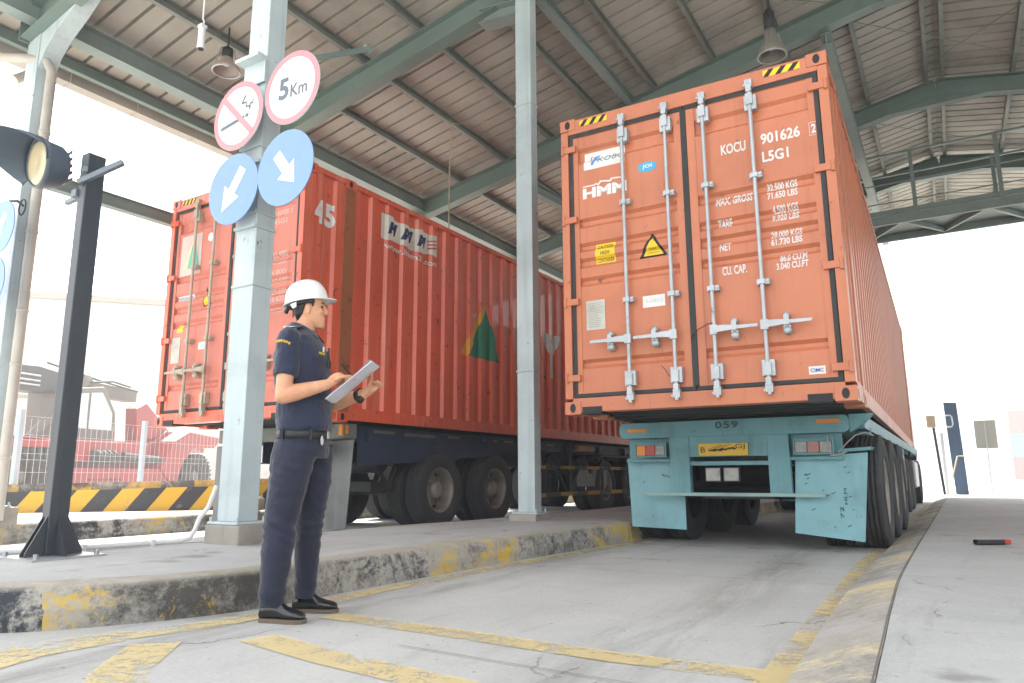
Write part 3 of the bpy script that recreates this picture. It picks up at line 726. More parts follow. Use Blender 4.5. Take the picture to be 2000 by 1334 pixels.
for ch, a, b in (('4', .165, .30), ('5', .345, .49)): side(m, *fit_text(ch, a, b, 2.215, 2.50, .05))
m.build('lettering', M_white, cL)
m = MB(); side(m, *fit_text('www.hmm21.com', 1.37, 2.45, 2.235, 2.315, .02)); m.build('lettering', M_white, cL)
for ch, a in (('H', 4.62), ('Y', 5.44), ('U', 6.35), ('N', 7.2), ('D', 8.05), ('A', 8.85), ('I', 9.7)):
    m = MB(); side(m, *fit_text(ch, a, a+(.2 if ch == 'I' else .68), 1.06, 1.85, .05)); m.build('lettering', M_white, cL)
m = MB()
top = [(1.31, 2.70), (1.45, 2.685), (1.6, 2.66), (1.85, 2.655), (2.1, 2.69), (2.3, 2.67), (2.46, 2.70)]
bot = [(2.46, 2.37), (2.3, 2.40), (2.1, 2.36), (1.9, 2.35), (1.6, 2.375), (1.4, 2.35), (1.31, 2.36)]
side(m, top+bot, [tuple(range(len(top+bot)))]); m.cur = 1
for ch, a, b in (('H', 1.40, 1.62), ('M', 1.68, 1.94), ('M', 2.0, 2.22)): side(m, *fit_text(ch, a, b, 2.44, 2.61, .08, shear=.3), e=.006)
m.cur = 2
for k in range(3): side(m, [(2.24, 2.46+k*.05), (2.38, 2.48+k*.055), (2.42, 2.51+k*.055), (2.25, 2.485+k*.05)], [(0, 1, 2, 3)], e=.006)
m.build('banner', [paint('peeling_white_banner', 'd5d0c4', .5, 0, .45, 'a08a72', 5, .5, '7d4a36'), paint('navy_print', '1d2c5e', .5, 0, .2), paint('red_print', 'b8402e', .5, 0, .1)], cL)
m = MB(); side(m, [(3.04, 1.11), (3.22, 1.11), (3.66, 1.86), (3.64, 1.96)], [(0, 1, 2, 3)]); m.cur = 1
side(m, [(3.225, 1.11), (4.11, 1.11), (3.68, 1.96), (3.66, 1.86)], [(0, 1, 2, 3)]); m.build('emblem', [paint('yellow_emblem', 'd99a1e', .45, 0, .15), paint('green_emblem', '0f7a58', .45, 0, .15)], cL)
M_wdoor = paint('faded_white_decal', 'c9b7ae', .5, 0, .2)
m = MB(); door_patch(m, *rect(.22, 1.86, .62, 2.38), e=.002); m.cur = 1
door_patch(m, [(.36, 1.95), (.60, 1.95), (.47, 2.33)], [(0, 1, 2)], e=.004); m.cur = 2; door_patch(m, [(.27, 1.95), (.355, 1.95), (.46, 2.33)], [(0, 1, 2)], e=.004)
m.build('emblem', [M_wdoor, paint('pale_green_emblem', '57b096', .5, 0, .1), paint('pale_yellow_emblem', 'd8c9a0', .5, 0, .1)], cL)
m = MB(); door_patch(m, *disk(.79, 2.29, .055, 24), e=.002); m.build('sticker', M_wsticker, cL)
m = MB(); door_patch(m, *rect(.2, 1.54, .52, 1.605), e=.002); m.cur = 1; door_text(m, 'HYUNDAI', .22, .5, 1.555, 1.59, .01, e=.004); m.build('sticker', [M_wsticker, MATS['blue_print']], cL)
m = MB(); door_patch(m, [(.70, 1.42), (.86, 1.44), (.79, 1.66)], [(0, 1, 2)], e=.002); m.cur = 1; door_patch(m, [(.725, 1.435), (.835, 1.45), (.79, 1.61)], [(0, 1, 2)], e=.004); m.build('sticker', [M_ink, M_yel], cL)
m = MB(); door_patch(m, *rect(.255, 1.14, .37, 1.23), e=.002); m.build('sticker', M_yel, cL)
m = MB(); door_patch(m, *rect(.70, .89, .86, .98), e=.002); m.build('sticker', M_wsticker, cL)
m = MB(); door_patch(m, *rect(.16, .76, .34, 1.08), e=.004); m.build('data_plate', MATS['worn_data_plate'], cL)
for i, (v, w) in enumerate(((2.32, .3), (2.22, .22), (1.83, .24), (1.74, .24), (1.62, .24), (1.53, .24), (1.40, .24), (1.31, .24), (1.18, .24))):
    m = MB(); door_text(m, ('8 00000 3', '45G1', '30.480', '67.200', '4.800', '10.580', '25.680', '56.620', '86.0 CU.M')[i], 1.92, 1.92+w, v, v+.06, .005); m.build('lettering', M_wdoor, cL)
hazard(cL, .2, .49, 2.80, 2.862, .0015, 4)
for a, b in ((.17, .36), (2.09, 2.27)): m = MB(); m.box((a, -.004, -.003), (b, .16, .062)); m.build('lift_slot', M_ink, cL)

# ------------------------------------------------------------------ wheels
def tyre_mesh(r=.5, w=.27, rib=True):
    h = w/2
    prof = [(-h*.72, r*.58), (-h*.95, r*.64), (-h*1.0, r*.78), (-h*.93, r*.9), (-h*.84, r*.965), (-h*.8, r*.985)]
    if rib:
        x = -h*.8; k = 5; step = 2*h*.8/k
        for i in range(k):
            a = x+i*step
            prof += [(a+.001, r*.997), (a+step*.80, r*1.0), (a+step*.81, r*.955), (a+step*.98, r*.955)]
        prof[-2:] = []
    prof += [(h*.8, r*.985), (h*.84, r*.965), (h*.93, r*.9), (h*1.0, r*.78), (h*.95, r*.64), (h*.72, r*.58)]
    m = MB(); m.lathe(prof, (0, 0, 0), 'x', 56)
    for sx in (-1, 1):  # moulded ring on the wall
        m.lathe([(sx*h*.985, r*.80), (sx*h*1.02, r*.815), (sx*h*1.0, r*.83)], (0, 0, 0), 'x', 40)
    return m
def rim_mesh(r=.5, w=.27, out=1):
    """dished disc with hand holes and hub; out = side that faces away from the truck"""
    h = w/2*out; R = r*.585; m = MB()
    m.lathe([(h*.72, R), (h*.80, R*1.04), (h*.86, R*.99), (h*.62, R*.93), (h*.2, R*.9), (-h*.55, R*.86)], (0, 0, 0), 'x', 40)
    n = 40; rings = []
    for a, rr in ((-h*.52, R*.87), (-h*.35, R*.72), (-h*.15, R*.50), (-h*.05, R*.42)):
        rings.append([V((a, rr*math.cos(2*PI*k/n), rr*math.sin(2*PI*k/n))) for k in range(n)])
    vs = [v for q in rings for v in q]; fs = []
    for i in range(3):
        for k in range(n):
            if i == 0 and (k % 5) in (1, 2): continue
            fs.append((i*n+k, i*n+(k+1) % n, (i+1)*n+(k+1) % n, (i+1)*n+k))
    m.add(vs, fs, True)
    m.lathe([(-h*.05, R*.42), (h*.35, R*.40), (h*.55, R*.3), (h*.6, R*.27), (h*.6, 0)], (0, 0, 0), 'x', 24)
    for k in range(10):
        a = 2*PI*k/10; c = V((-h*.12, R*.5*math.cos(a), R*.5*math.sin(a))); m.tube([c, c+V((h*.3, 0, 0))], .014, 6)
    m.lathe([(-h*.85, R*.0), (-h*.85, R*.84)], (0, 0, 0), 'x', 24)
    return m
M_rim = paint('dusty_steel_rim', '9a958c', .5, .3, .6, '4b3a2e', 5, .3)
def wheel(t, x, y, r, out, w=.26, dual=True, name='wheel', rim=M_rim):
    e = tyre_mesh(r, w).build('tyre', M_rub, None, recalc=True)
    wh = bpy.data.objects.new(name, None); scene.collection.objects.link(wh); wh.parent = t; wh.location = (x, y, r)
    e.parent = wh; o = rim_mesh(r, w, out).build('rim', rim, wh, recalc=False)
    for p in e.data.polygons: p.use_smooth = True
    if dual:
        e2 = e.copy(); scene.collection.objects.link(e2); e2.parent = wh; e2.location = (-out*(w+.06), 0, 0)
    return wh

# ------------------------------------------------------------------ right trailer (turquoise)
M_turq = paint('turquoise_trailer_paint', '6699a1', .5, 0, .55, '4c5a58', 2.2, .2, '4f3325', .5, '56716f', cvar=.07)
M_flap = paint('turquoise_mudguard_paint', '80b2ba', .5, 0, .45, '5a6664', 3, .2, '40352e', .2, '5b7f82')
M_glassr = paint('broken_lamp_glass', '8d8f8c', .15, 0, .6, '45413d', 25)
tR = thing('container_trailer', (0, 0, 0), 0, 'turquoise skeletal trailer numbered 059 with yellow plate, under the orange container', 'trailer', 'container trailers')
XA, XB, YT = -2.96, -.76, 7.1
m = MB()
def rr_plate(mb, x0, x1, z0, z1, y0, y1, r=.05):
    pts = []
    for cx, cz, a0 in ((x1-r, z1-r, 0), (x0+r, z1-r, 90), (x0+r, z0+r, 180), (x1-r, z0+r, 270)):
        for k in range(5): a = math.radians(a0+k*22.5); pts.append((cx+r*math.cos(a), cz+r*math.sin(a)))
    mb.prism(pts, (0, 0, 0), (1, 0, 0), (0, 0, 1), (0, 1, 0), y0, y1)
rr_plate(m, XA, XB, 1.055, 1.215, YT, YT+.16, .05)
m.build('rear_beam', M_turq, tR, .006)
for a, b in ((-2.43, -2.23), (-1.48, -1.286)): m = MB(); m.box((a, YT+.01, .49), (b, YT+.1, 1.056)); m.build('hanger_post', M_turq, tR, .005)
m = MB(); m.box((-2.7, YT-.03, .483), (-1.0, YT+.009, .515)); m.tube([(-1.0, YT-.012, .499), (-.995, YT-.012, .499)], .014, 8); m.build('bumper_bar', paint('pale_bumper_bar', '8fb0ae', .5, .1, .5, '6a5a4c', 9), tR, .002)
m = MB(); m.box((-2.23, YT+.03, .775), (-1.48, YT+.08, .815)); m.build('cross_bar', M_turq, tR, .003)
m = MB(); m.box((-2.23, YT+.02, .86), (-1.48, YT+.03, 1.056)); m.build('plate_panel', M_turq, tR)
for a, b in ((-2.9, -2.43), (-1.286, -.84)): m = MB(); m.box((a, YT+.03, .815), (b, YT+.22, .845)); m.box((a, YT+.12, .845), (b, YT+.14, 1.055)); m.build('shelf', M_turq, tR, .003)
m = MB(); rr_plate(m, -2.128, -1.653, .868, .985, YT-.012, YT-.002, .012); pl = m.build('number_plate', paint('yellow_number_plate', 'd9b02c', .45, 0, .3, '8a7430', 8), tR)
m = MB()
for tx, a, b, c, d in (('B', -2.105, -2.06, .90, .95), ('GJ', -1.77, -1.68, .92, .975)):
    vs, fs = fit_text(tx, a, b, c, d, .0); flat(m, vs, fs, lambda p, q: V((p, YT-.0145, q)))
for i in range(26):
    a = -2.03+i*.0095+rng.uniform(-.01, .01); z = .915+rng.uniform(-.008, .012)
    flat(m, *rect(a, z, a+.03, z+.012), fn=lambda p, q: V((p, YT-.0148-.00005*i, q+.08*(p+1.9))))
for k in range(3): flat(m, [(-2.04+k*.06, .925), (-1.9+k*.04, .965+.004*k), (-1.9+k*.04, .969+.004*k), (-2.04+k*.06, .929)], [(0, 1, 2, 3)], fn=lambda p, q: V((p, YT-.016-.0003*k, q)))
m.build('lettering', M_ink, pl)
m = MB()
for tx, a, b in (('0', -1.955, -1.89), ('5', -1.875, -1.815), ('9', -1.80, -1.735)):
    vs, fs = fit_text(tx, a, b, 1.128, 1.198, .03); flat(m, vs, fs, lambda p, q: V((p, YT-.003, q)))
m.build('lettering', paint('stencil_number', '2e4d58', .6, 0, 0), tR)
for a, b, z0, z1 in ((-2.87, -2.66, 1.118, 1.152), (-1.03, -.83, 1.142, 1.18)):
    m = MB(); m.box((a, YT-.01, z0), (b, YT-.001, z1)); m.build('reflector', M_amber, tR, .002)
# lamp clusters
for a, b, cols in ((-2.79, -2.46, (M_amber, M_red, M_glassr)), (-1.245, -.90, (M_glassr, paint('faded_red_lens', 'a0685e', .25, 0, .4), M_glassr))):
    m = MB(); z0, z1 = .862, 1.01; y = YT-.01
    m.box((a, y, z0), (b, y+.02, z0+.012)); m.box((a, y, z1-.012), (b, y+.02, z1)); m.box((a, y, z0+.012), (a+.012, y+.02, z1-.012)); m.box((b-.012, y, z0+.012), (b, y+.02, z1-.012)); m.box((a+.012, y+.015, z0+.012), (b-.012, y+.11, z1-.012))
    lc = m.build('lamp_housing', M_turq, tR)
    w = (b-a-.03)/3
    for i, c in enumerate(cols):
        q = MB(); q.box((a+.015+i*w+.004, y-.002, z0+.018), (a+.015+(i+1)*w-.004, y+.014, z1-.03)); q.build('lens', c, lc, .004)
for a in (-2.08, -1.905):
    m = MB(); m.box((a, YT+.0, .615), (a+.16, YT+.05, .76)); lb = m.build('work_lamp', M_dark, tR, .006)
    q = MB(); q.box((a+.012, YT-.006, .628), (a+.148, YT-.0005, .748)); q.build('lens', paint('white_lamp_lens', '9fa19d', .15, 0, .8, '5a5752', 12), lb, .006)
# mudflaps
m = MB(); m.prism([(-2.93, .855), (-2.33, .86), (-2.33, .15), (-2.9, .165)], (0, YT+.13, 0), (1, 0, 0), (0, 0, 1), (0, 1, 0), 0, .006); f1 = m.build('mudguard', M_flap, tR)
m = MB(); m.prism([(-1.25, .84), (-.64, .875), (-.72, .10), (-1.29, .16)], (0, YT+.10, 0), (1, .05, 0), (0, .06, 1), (0, 1, 0), 0, .006); f2 = m.build('mudguard', M_flap, tR)
f2['label'] = 'bent turquoise mudguard with scrawled marks'
m = MB()
for tx, a, b, c, d in (('HLM', -.86, -.835, .42, .56), ('72', -.90, -.87, .30, .40)):
    vs, fs = fit_text(tx, 0, d-c, 0, b-a, .0); flat(m, vs, fs, lambda p, q: V((b-q, YT+.092+.06*(c+p)+.05*b, c+p)))
for i in range(14):
    a = rng.uniform(-1.2, -.8); z = rng.uniform(.2, .75); w = rng.uniform(.01, .05); flat(m, *rect(a, z, a+w, z+.006), fn=lambda p, q: V((p, YT+.092+.06*q+.05*p, q+.4*(p-a))))
m.build('scribble', paint('dark_scribble', '2b4048', .7, 0, 0), f2)
m = MB(); m.prism([(-1.27, .86), (-.62, .895), (-.6, .925), (-1.27, .885)], (0, YT+.08, 0), (1, 0, 0), (0, 0, 1), (0, 1, 0), 0, .3); m.build('mudguard_bracket', M_turq, tR)
# right upper corner wing of the rear beam, cable
m = MB(); m.prism([(0, 0), (.0, -.16), (.1, -.1), (.2, .0)], (XB, YT+.03, 1.215), (1, 0, 0), (0, 0, 1), (0, 1, 0), 0, .12); m.build('corner_gusset', M_turq, tR)
m = MB(); m.tube([(-.88, YT+.02, .86), (-.80, YT+.0, .95), (-.72, YT-.02, 1.02), (-.64, YT+.02, 1.05), (-.58, YT+.05, 1.02)], .006, 6); m.tube([(-.95, YT-.01, 1.03), (-.94, YT-.02, .9), (-.93, YT-.0, .85), (-.85, YT, .86), (-.8, YT, .88)], .008, 6)
m.build('cable', paint('pale_cable', '9a9f9a', .7), tR)
# chassis: two long I beams, cross members, running gear
m = MB()
for x in (-2.28, -1.42):
    m.ibeam((x, YT+.16, .98), (x, 19.2, 1.03), .14, .34, .016)
m.build('main_beam', M_turq, tR)
m = MB()
for yy in (7.9, 9.2, 10.5, 11.8, 13.1, 14.4, 15.7, 17.0, 18.3): m.box((-3.0, yy, 1.02), (-.66, yy+.08, 1.14))
for x in (-2.99, -.72): m.box((x, YT+.3, 1.10), (x+.06, 18.9, 1.22))
m.build('cross_member', M_turq, tR)
m = MB(); m.box((-2.2, YT+.3, .45), (-1.5, YT+.6, .5)); m.tube([(-2.15, 8.3, .72), (-1.55, 8.3, .72)], .13, 16); m.tube([(-2.5, 8.6, .62), (-1.2, 8.6, .62)], .05, 8)
for yy in (8.05, 9.35, 10.65):
    m.tube([(-2.75, yy, .5), (-.95, yy, .5)], .07, 12)
    for x in (-2.3, -1.4): m.box((x-.06, yy-.5, .56), (x+.06, yy+.5, .63)); m.box((x-.08, yy+.55, .55), (x+.08, yy+.75, .85))
m.build('axle_group', M_dark, tR)
for yy in (8.05, 9.35, 10.65):
    wheel(tR, -.675, yy-.2, .53, 1); wheel(tR, -2.87, yy-.12, .525, -1)
for x in (-2.7, -1.0):
    m = MB(); m.box((x-.05, 14.6, .25), (x+.05, 14.7, 1.0)); m.box((x-.12, 14.53, .2), (x+.12, 14.77, .25)); m.build('landing_leg', M_turq, tR)
# side guard rail near the tractor
m = MB(); m.bar((-.68, 11.4, .95), (-.68, 13.4, .95), .03, .07); m.bar((-.68, 11.4, .45), (-.68, 13.4, .45), .03, .07)
for yy in (11.5, 13.3): m.box((-.70, yy, .45), (-.66, yy+.06, 1.1))
m.build('side_guard', paint('pale_side_guard', 'b9b5a6', .5), tR)

# ------------------------------------------------------------------ tractors
def tractor(x0, y0, col, label, group):
    """x0 centre line, y0 rear of the tractor chassis"""
    t = thing('tractor_truck', (x0, y0, 0), 0, label, 'truck', group)
    m = MB()
    for x in (-.42, .42): m.ibeam((x, 0, .85), (x, 6.4, .85), .09, .26, .01)
    for yy in (.1, 1.6, 3.2, 4.8, 6.2): m.box((-.42, yy, .8), (.42, yy+.08, .9))
    m.lathe([(-.04, 0), (-.04, .45), (.02, .45), (.02, 0)], (0, 1.1, 1.02), 'z', 28)
    m.build('chassis', M_dark, t)
    for yy in (.7, 2.0):
        for s in (-1, 1): wheel(t, s*1.0, yy, .5, s)
    for s in (-1, 1): wheel(t, s*1.02, 5.4, .5, s, dual=False)
    body = paint(label.split()[0]+'_cab_paint', col, .35, 0, .2, coat=.3)
    m = MB(); m.prism([(4.3, .75), (4.3, 3.0), (4.5, 3.15), (6.1, 3.1), (6.65, 2.0), (6.75, 1.0), (6.75, .45), (6.05, .45), (5.9, .95), (5.4, 1.1), (4.9, .95), (4.8, .75)], (0, 0, 0), (0, 1, 0), (0, 0, 1), (1, 0, 0), -1.06, 1.06)
    cab = m.build('cab', body, t, .04)
    for s in (-1, 1):
        m = MB(); m.prism([(5.0, 1.75), (5.0, 2.7), (6.1, 2.7), (6.45, 1.85), (6.4, 1.75)], (0, 0, 0), (0, 1, 0), (0, 0, 1), (1, 0, 0), s*1.056, s*1.066); m.build('window', paint('dark_glass', '1b2226', .08, 0, 0), cab)
        m = MB(); m.box((s*.55, 2.9, .4), (s*1.15, 4.2, .95)); m.build('fuel_tank', M_galv, t, .04)
        m = MB(); m.prism([(.1, .98), (.35, 1.08), (2.4, 1.08), (2.65, .98), (2.6, .96), (2.38, 1.05), (.37, 1.05), (.14, .96)], (0, 0, 0), (0, 1, 0), (0, 0, 1), (1, 0, 0), s*.72, s*1.2); m.build('fender', M_dark, t)
        m = MB(); m.box((s*.82-.2, 6.74, .6), (s*.82+.2, 6.78, .8)); m.build('headlight', M_wsticker, cab)
        if s > 0: continue
        m = MB(); m.box((s*1.14-.05, 6.3, 1.9), (s*1.14+.05, 6.36, 2.5)); m.bar((s*1.05, 6.3, 2.4), (s*1.14, 6.33, 2.4), .02, .02); m.build('mirror', M_dark, cab)
    m = MB(); m.box((-1.0, 6.4, 1.85), (1.0, 6.62, 2.75)); m.build('windscreen', MATS['dark_glass'], cab)
    m = MB(); m.box((-.07, -.01, .7), (.07, .0, .8)); m.build('tail_lamp', M_red, t)
    return t
tractor(-1.83, 14.6, '9fb6bd', 'pale blue tractor truck hidden ahead of the turquoise trailer', 'tractor trucks')

# ------------------------------------------------------------------ left trailer (dark blue)
M_navy = paint('navy_trailer_paint', '2b3c52', .55, 0, .5, '2c2926', 2.5, .3, '4d3526', .3, '3d3a38')
M_flapL = paint('grey_rubber_mudflap', '6b6e6e', .6, 0, .5, '3f4242', 3, 0, '5a2a14', .35, '858a89')
M_grey = paint('grey_lamp_bracket', '777a76', .55, .1, .5, '5a4636', 6, .4)
tL = thing('container_trailer', (0, 0, 0), 0, 'dark navy skeletal trailer with grey mudflap and yellow side rails under the red container', 'trailer', 'container trailers')
XR_ = -5.95
m = MB(); m.box((-8.25, 6.22, 1.12), (XR_, 6.36, 1.29)); m.build('rear_beam', M_grey, tL, .006)
m = MB(); m.box((XR_-.17, 6.15, 1.125), (XR_+.0, 6.22, 1.29)); lh = m.build('lamp_housing', M_grey, tL, .004)
q = MB(); q.box((XR_-.065, 6.125, 1.15), (XR_-.01, 6.15, 1.275)); q.box((XR_+.0, 6.17, 1.17), (XR_+.006, 6.21, 1.27)); q.build('lens', M_amber, lh, .006)
m = MB(); m.box((XR_-.3, 5.93, .9), (XR_-.06, 6.02, 1.1)); lh = m.build('lamp_housing', M_grey, tL, .004)
q = MB(); q.box((XR_-.17, 5.915, .92), (XR_-.08, 5.93, 1.04)); q.build('lens', paint('orange_lens', 'c9661c', .3, 0, .2), lh, .004)
m = MB(); m.prism([(-.62, 1.08), (.10, 1.1), (.02, .08), (-.62, .12)], (XR_, 6.2, 0), (1, .05, 0), (0, 0, 1), (0, 1, 0), 0, .01); m.build('mudflap', M_flapL, tL)
m = MB(); m.prism([(-2.3, 1.08), (-1.7, 1.1), (-1.7, .1), (-2.3, .12)], (XR_, 6.2, 0), (1, 0, 0), (0, 0, 1), (0, 1, 0), 0, .01); m.build('mudflap', M_flapL, tL)
m = MB(); m.lathe([(0, 0), (0, .115), (.012, .115)], (-6.84, 6.07, 1.12), 'y', 32); dk = m.build('number_disk', M_white, tL)
m = MB(); vs, fs = fit_text('122', -6.92, -6.77, 1.085, 1.16, .02); flat(m, vs, fs, lambda p, q: V((p, 6.067, q))); m.build('lettering', M_ink, dk)
m = MB(); vs, fs = disk(-6.25, .98, .085, 24); flat(m, vs, fs, lambda p, q: V((p, 6.145, q))); m.build('reflector', M_wsticker, tL)
m = MB()
for x in (-7.55, -6.68): m.ibeam((x, 6.36, 1.05), (x, 19.0, 1.06), .14, .4, .016)
m.build('main_beam', M_navy, tL)
for yy in (6.6, 8.0, 9.3, 10.6, 12.0, 13.3, 14.6, 16.0, 17.5): m = MB(); m.box((-8.2, yy, 1.1), (XR_-.03, yy+.08, 1.25)); m.build('cross_member', M_navy, tL)
m = MB(); m.prism([(6.5, 1.28), (6.5, .80), (9.4, .98), (10.4, 1.1), (19, 1.1), (19, 1.28)], (XR_-.10, 0, 0), (0, 1, 0), (0, 0, 1), (1, 0, 0), -.02, .0); m.build('side_skirt', M_navy, tL)
for i, yy in enumerate((6.75, 7.35, 7.65, 8.3, 9.2, 9.8, 10.4, 11.2, 12.3)): z = 1.2 if i % 3 else 1.21; m = MB(); m.box((XR_-.1, yy, z), (XR_-.096, yy+(.28 if i % 2 else .4), z+.035)); m.build('marker_strip', paint('dusty_marker_strip', '77736a', .6, 0, .5), tL)
for s, x in ((1, -6.09), (-1, -8.12)):
    for yy in (8.06, 9.46): wheel(tL, x, yy, .5, s)
m = MB()
for yy in (8.06, 9.46):
    m.tube([(-7.9, yy, .5), (-6.2, yy, .5)], .07, 12)
    for x in (-7.55, -6.68): m.box((x-.05, yy-.5, .56), (x+.05, yy+.5, .64))
m.box((-6.9, 6.9, .5), (-6.2, 7.35, .62)); m.tube([(-7.4, 7.2, .85), (-6.3, 7.2, .85)], .12, 14)
m.bar((-6.3, 6.9, 1.0), (-6.2, 7.25, .55), .04, .04); m.bar((-6.3, 7.6, 1.0), (-6.2, 7.25, .55), .04, .04)
m.build('axle_group', M_dark, tL)
M_yb = kerb_mat('yellow_black_rail', .55, 0, 'b98a2a', '4a4440', .12)
m = MB(); m.box((XR_-.03, 10.3, .80), (XR_, 15.2, .86)); m.box((XR_-.03, 10.3, .33), (XR_, 15.2, .40)); sg = m.build('side_guard', M_yb, tL)
for yy in (10.6, 12.0, 13.4, 14.8): m = MB(); m.box((XR_-.07, yy, .33), (XR_-.03, yy+.06, 1.15)); m.build('side_guard_bracket', M_dark, tL)
for yy in (10.66, 12.06): m = MB(); m.bar((XR_-.1, yy, .4), (XR_-.1, yy+.65, 1.05), .05, .05, (1, 0, 0)); m.bar((XR_-.1, yy+1.3, .4), (XR_-.1, yy+.65, 1.05), .05, .05, (1, 0, 0)); m.build('side_guard_bracket', M_dark, tL)
m = MB(); m.box((XR_-.3, 12.3, 1.14), (XR_, 13.0, 1.24)); m.build('toolbox', paint('ochre_box', 'b07a20', .5, 0, .5), tL, .01)
m = MB(); m.box((XR_-.4, 13.0, .48), (XR_-.05, 13.7, .8)); m.build('equipment_box', M_grey, tL, .01)
for x in (-7.9, -6.3):
    m = MB(); m.box((x-.05, 11.6, .25), (x+.05, 11.7, 1.0)); m.box((x-.12, 11.53, .2), (x+.12, 11.77, .25)); m.build('landing_leg', M_dark, tL)
tractor(-7.1, 12.9, '8f8f94', 'grey tractor truck hidden ahead of the navy trailer', 'tractor trucks')

# ------------------------------------------------------------------ round signs on the columns
M_signw = paint('sign_white', 'd9d9dc', .35, 0, .08)
M_signr = paint('sign_pale_red', 'd77f86', .35, 0, .1)
M_signb = paint('sign_light_blue', '7496cc', .35, 0, .1)
def round_sign(name, x, y, z, r, ringm, face, label, cat, group):
    t = thing(name, (x, y, z), 0, label, cat, group)
    m = MB(); m.lathe([(.004, 0), (.004, r), (-.004, r), (-.004, 0)], (0, 0, 0), 'y', 56, False); m.build('plate', face, t)
    if ringm:
        m = MB(); vs, fs = ring2(0, 0, r*.84, r*.995, 56); flat(m, vs, fs, lambda a, b: V((a, -.0055, b))); m.build('border', ringm, t)
    m = MB(); m.bar((-.1, .02, .1), (.1, .02, .1), .015, .03); m.bar((-.1, .02, -.1), (.1, .02, -.1), .015, .03); m.build('clip', M_galv, t)
    return t
g_ = 'round signs fixed to the columns'
YS = 3.5
t = round_sign('speed_sign', -4.065, YS, 3.625, .297, M_signr, M_signw, 'round white speed sign with pale red border reading 5 Km', 'sign', g_)
m = MB(); 
vs, fs = fit_text('5', -.14, -.03, -.08, .10, .03); flat(m, vs, fs, lambda a, b: V((a, -.0065, b)))
vs, fs = fit_text('Km', -.01, .17, -.08, .025, .015); flat(m, vs, fs, lambda a, b: V((a, -.0065, b)))
M_sgrey = paint('sign_slate_print', '5b6672', .5, 0, 0); m.build('lettering', M_sgrey, t)
t = round_sign('no_smoking_sign', -4.68, YS, 3.56, .293, M_signr, M_signw, 'round white no smoking sign with crossed out cigarette', 'sign', g_)
m = MB(); F = lambda a, b: V((a, -.0065, b))
flat(m, [(-.2, -.09), (.08, -.045), (.08, -.015), (-.2, -.06)], [(0, 1, 2, 3)], F); flat(m, [(.095, -.043), (.13, -.037), (.13, -.007), (.095, -.013)], [(0, 1, 2, 3)], F)
for q in ([(.13, .02), (.15, .02), (.15, .06), (.09, .06), (.09, .045), (.13, .045)], [(.09, .06), (.1, .06), (.1, .1), (.04, .1), (.04, .085), (.09, .085)], [(.04, .1), (.055, .1), (.09, .15), (.075, .16)], [(.14, .06), (.18, .06), (.18, .11), (.17, .11), (.17, .075), (.14, .075)]): flat(m, q, [tuple(range(len(q)))], F)
m.build('pictogram', M_sgrey, t)
m = MB(); F2 = lambda a, b: V((a, -.0075, b)); flat(m, [(-.2, .165), (-.165, .2), (.2, -.165), (.165, -.2)], [(0, 1, 2, 3)], F2); m.build('slash', M_signr, t)
def arrow(t, ang, L=.2):
    m = MB(); w = .045; hd = .11
    P = [(-w, L), (w, L), (w, -.02), (hd, -.02), (0, -L-.02), (-hd, -.02), (-w, -.02)]
    ca, sa = math.cos(ang), math.sin(ang)
    flat(m, [(a*ca-b*sa, a*sa+b*ca) for a, b in P], [tuple(range(7))], lambda a, b: V((a, -.0055, b))); m.build('arrow', M_signw, t)
t = round_sign('direction_sign', -4.092, YS, 2.976, .30, None, M_signb, 'round blue sign with white arrow pointing down to the right', 'sign', g_); arrow(t, math.radians(38), .16)
t = round_sign('direction_sign', -4.68, YS, 2.932, .293, None, M_signb, 'round blue sign with white arrow pointing down to the left, on the sign column', 'sign', g_); arrow(t, math.radians(-35), .19)
t = round_sign('direction_sign', -8.50, 3.5, 3.33, .30, None, M_signb, 'round blue sign with white arrow on the leftmost column, upper of its pair', 'sign', g_); arrow(t, math.radians(-35), .17)
t = round_sign('direction_sign', -8.56, 3.5, 2.72, .30, None, M_signb, 'round pale blue sign at the left edge, lower of its pair', 'sign', g_); arrow(t, math.radians(30), .17)
# clamp bands holding the pairs
m = MB()
for z in (3.30, 3.16, 2.74, 2.62): m.box((-4.755, 3.585, z), (-4.505, 3.60, z+.025)); m.box((-4.512, 3.6, z), (-4.50, 3.79, z+.025))
for z in (3.6, 2.95): m.box((-4.9, 3.52, z-.02), (-3.9, 3.545, z+.02)); m.box((-4.7, 3.545, z-.02), (-4.56, 3.6, z+.02))
m.box((-4.77, 3.5, 4.05), (-4.49, 3.6, 4.08)); m.box((-4.75, 3.585, 3.86), (-4.50, 3.60, 4.05))
m.build('sign_clamp', M_col, can)
m = MB(); m.tube([(-8.75, 3.69, 3.35), (-8.7, 3.6, 3.62), (-8.55, 3.57, 3.66), (-8.35, 3.57, 3.62), (-8.28, 3.6, 3.56)], .012, 8); m.tube([(-8.3+.07*math.cos(a), 3.6, 3.55+.09*math.sin(a)) for a in [k*.524 for k in range(13)]], .008, 6)
tag(m.build('sign_hook', M_dark), 'thin bent rod with a ring above the leftmost blue sign', 'bracket')

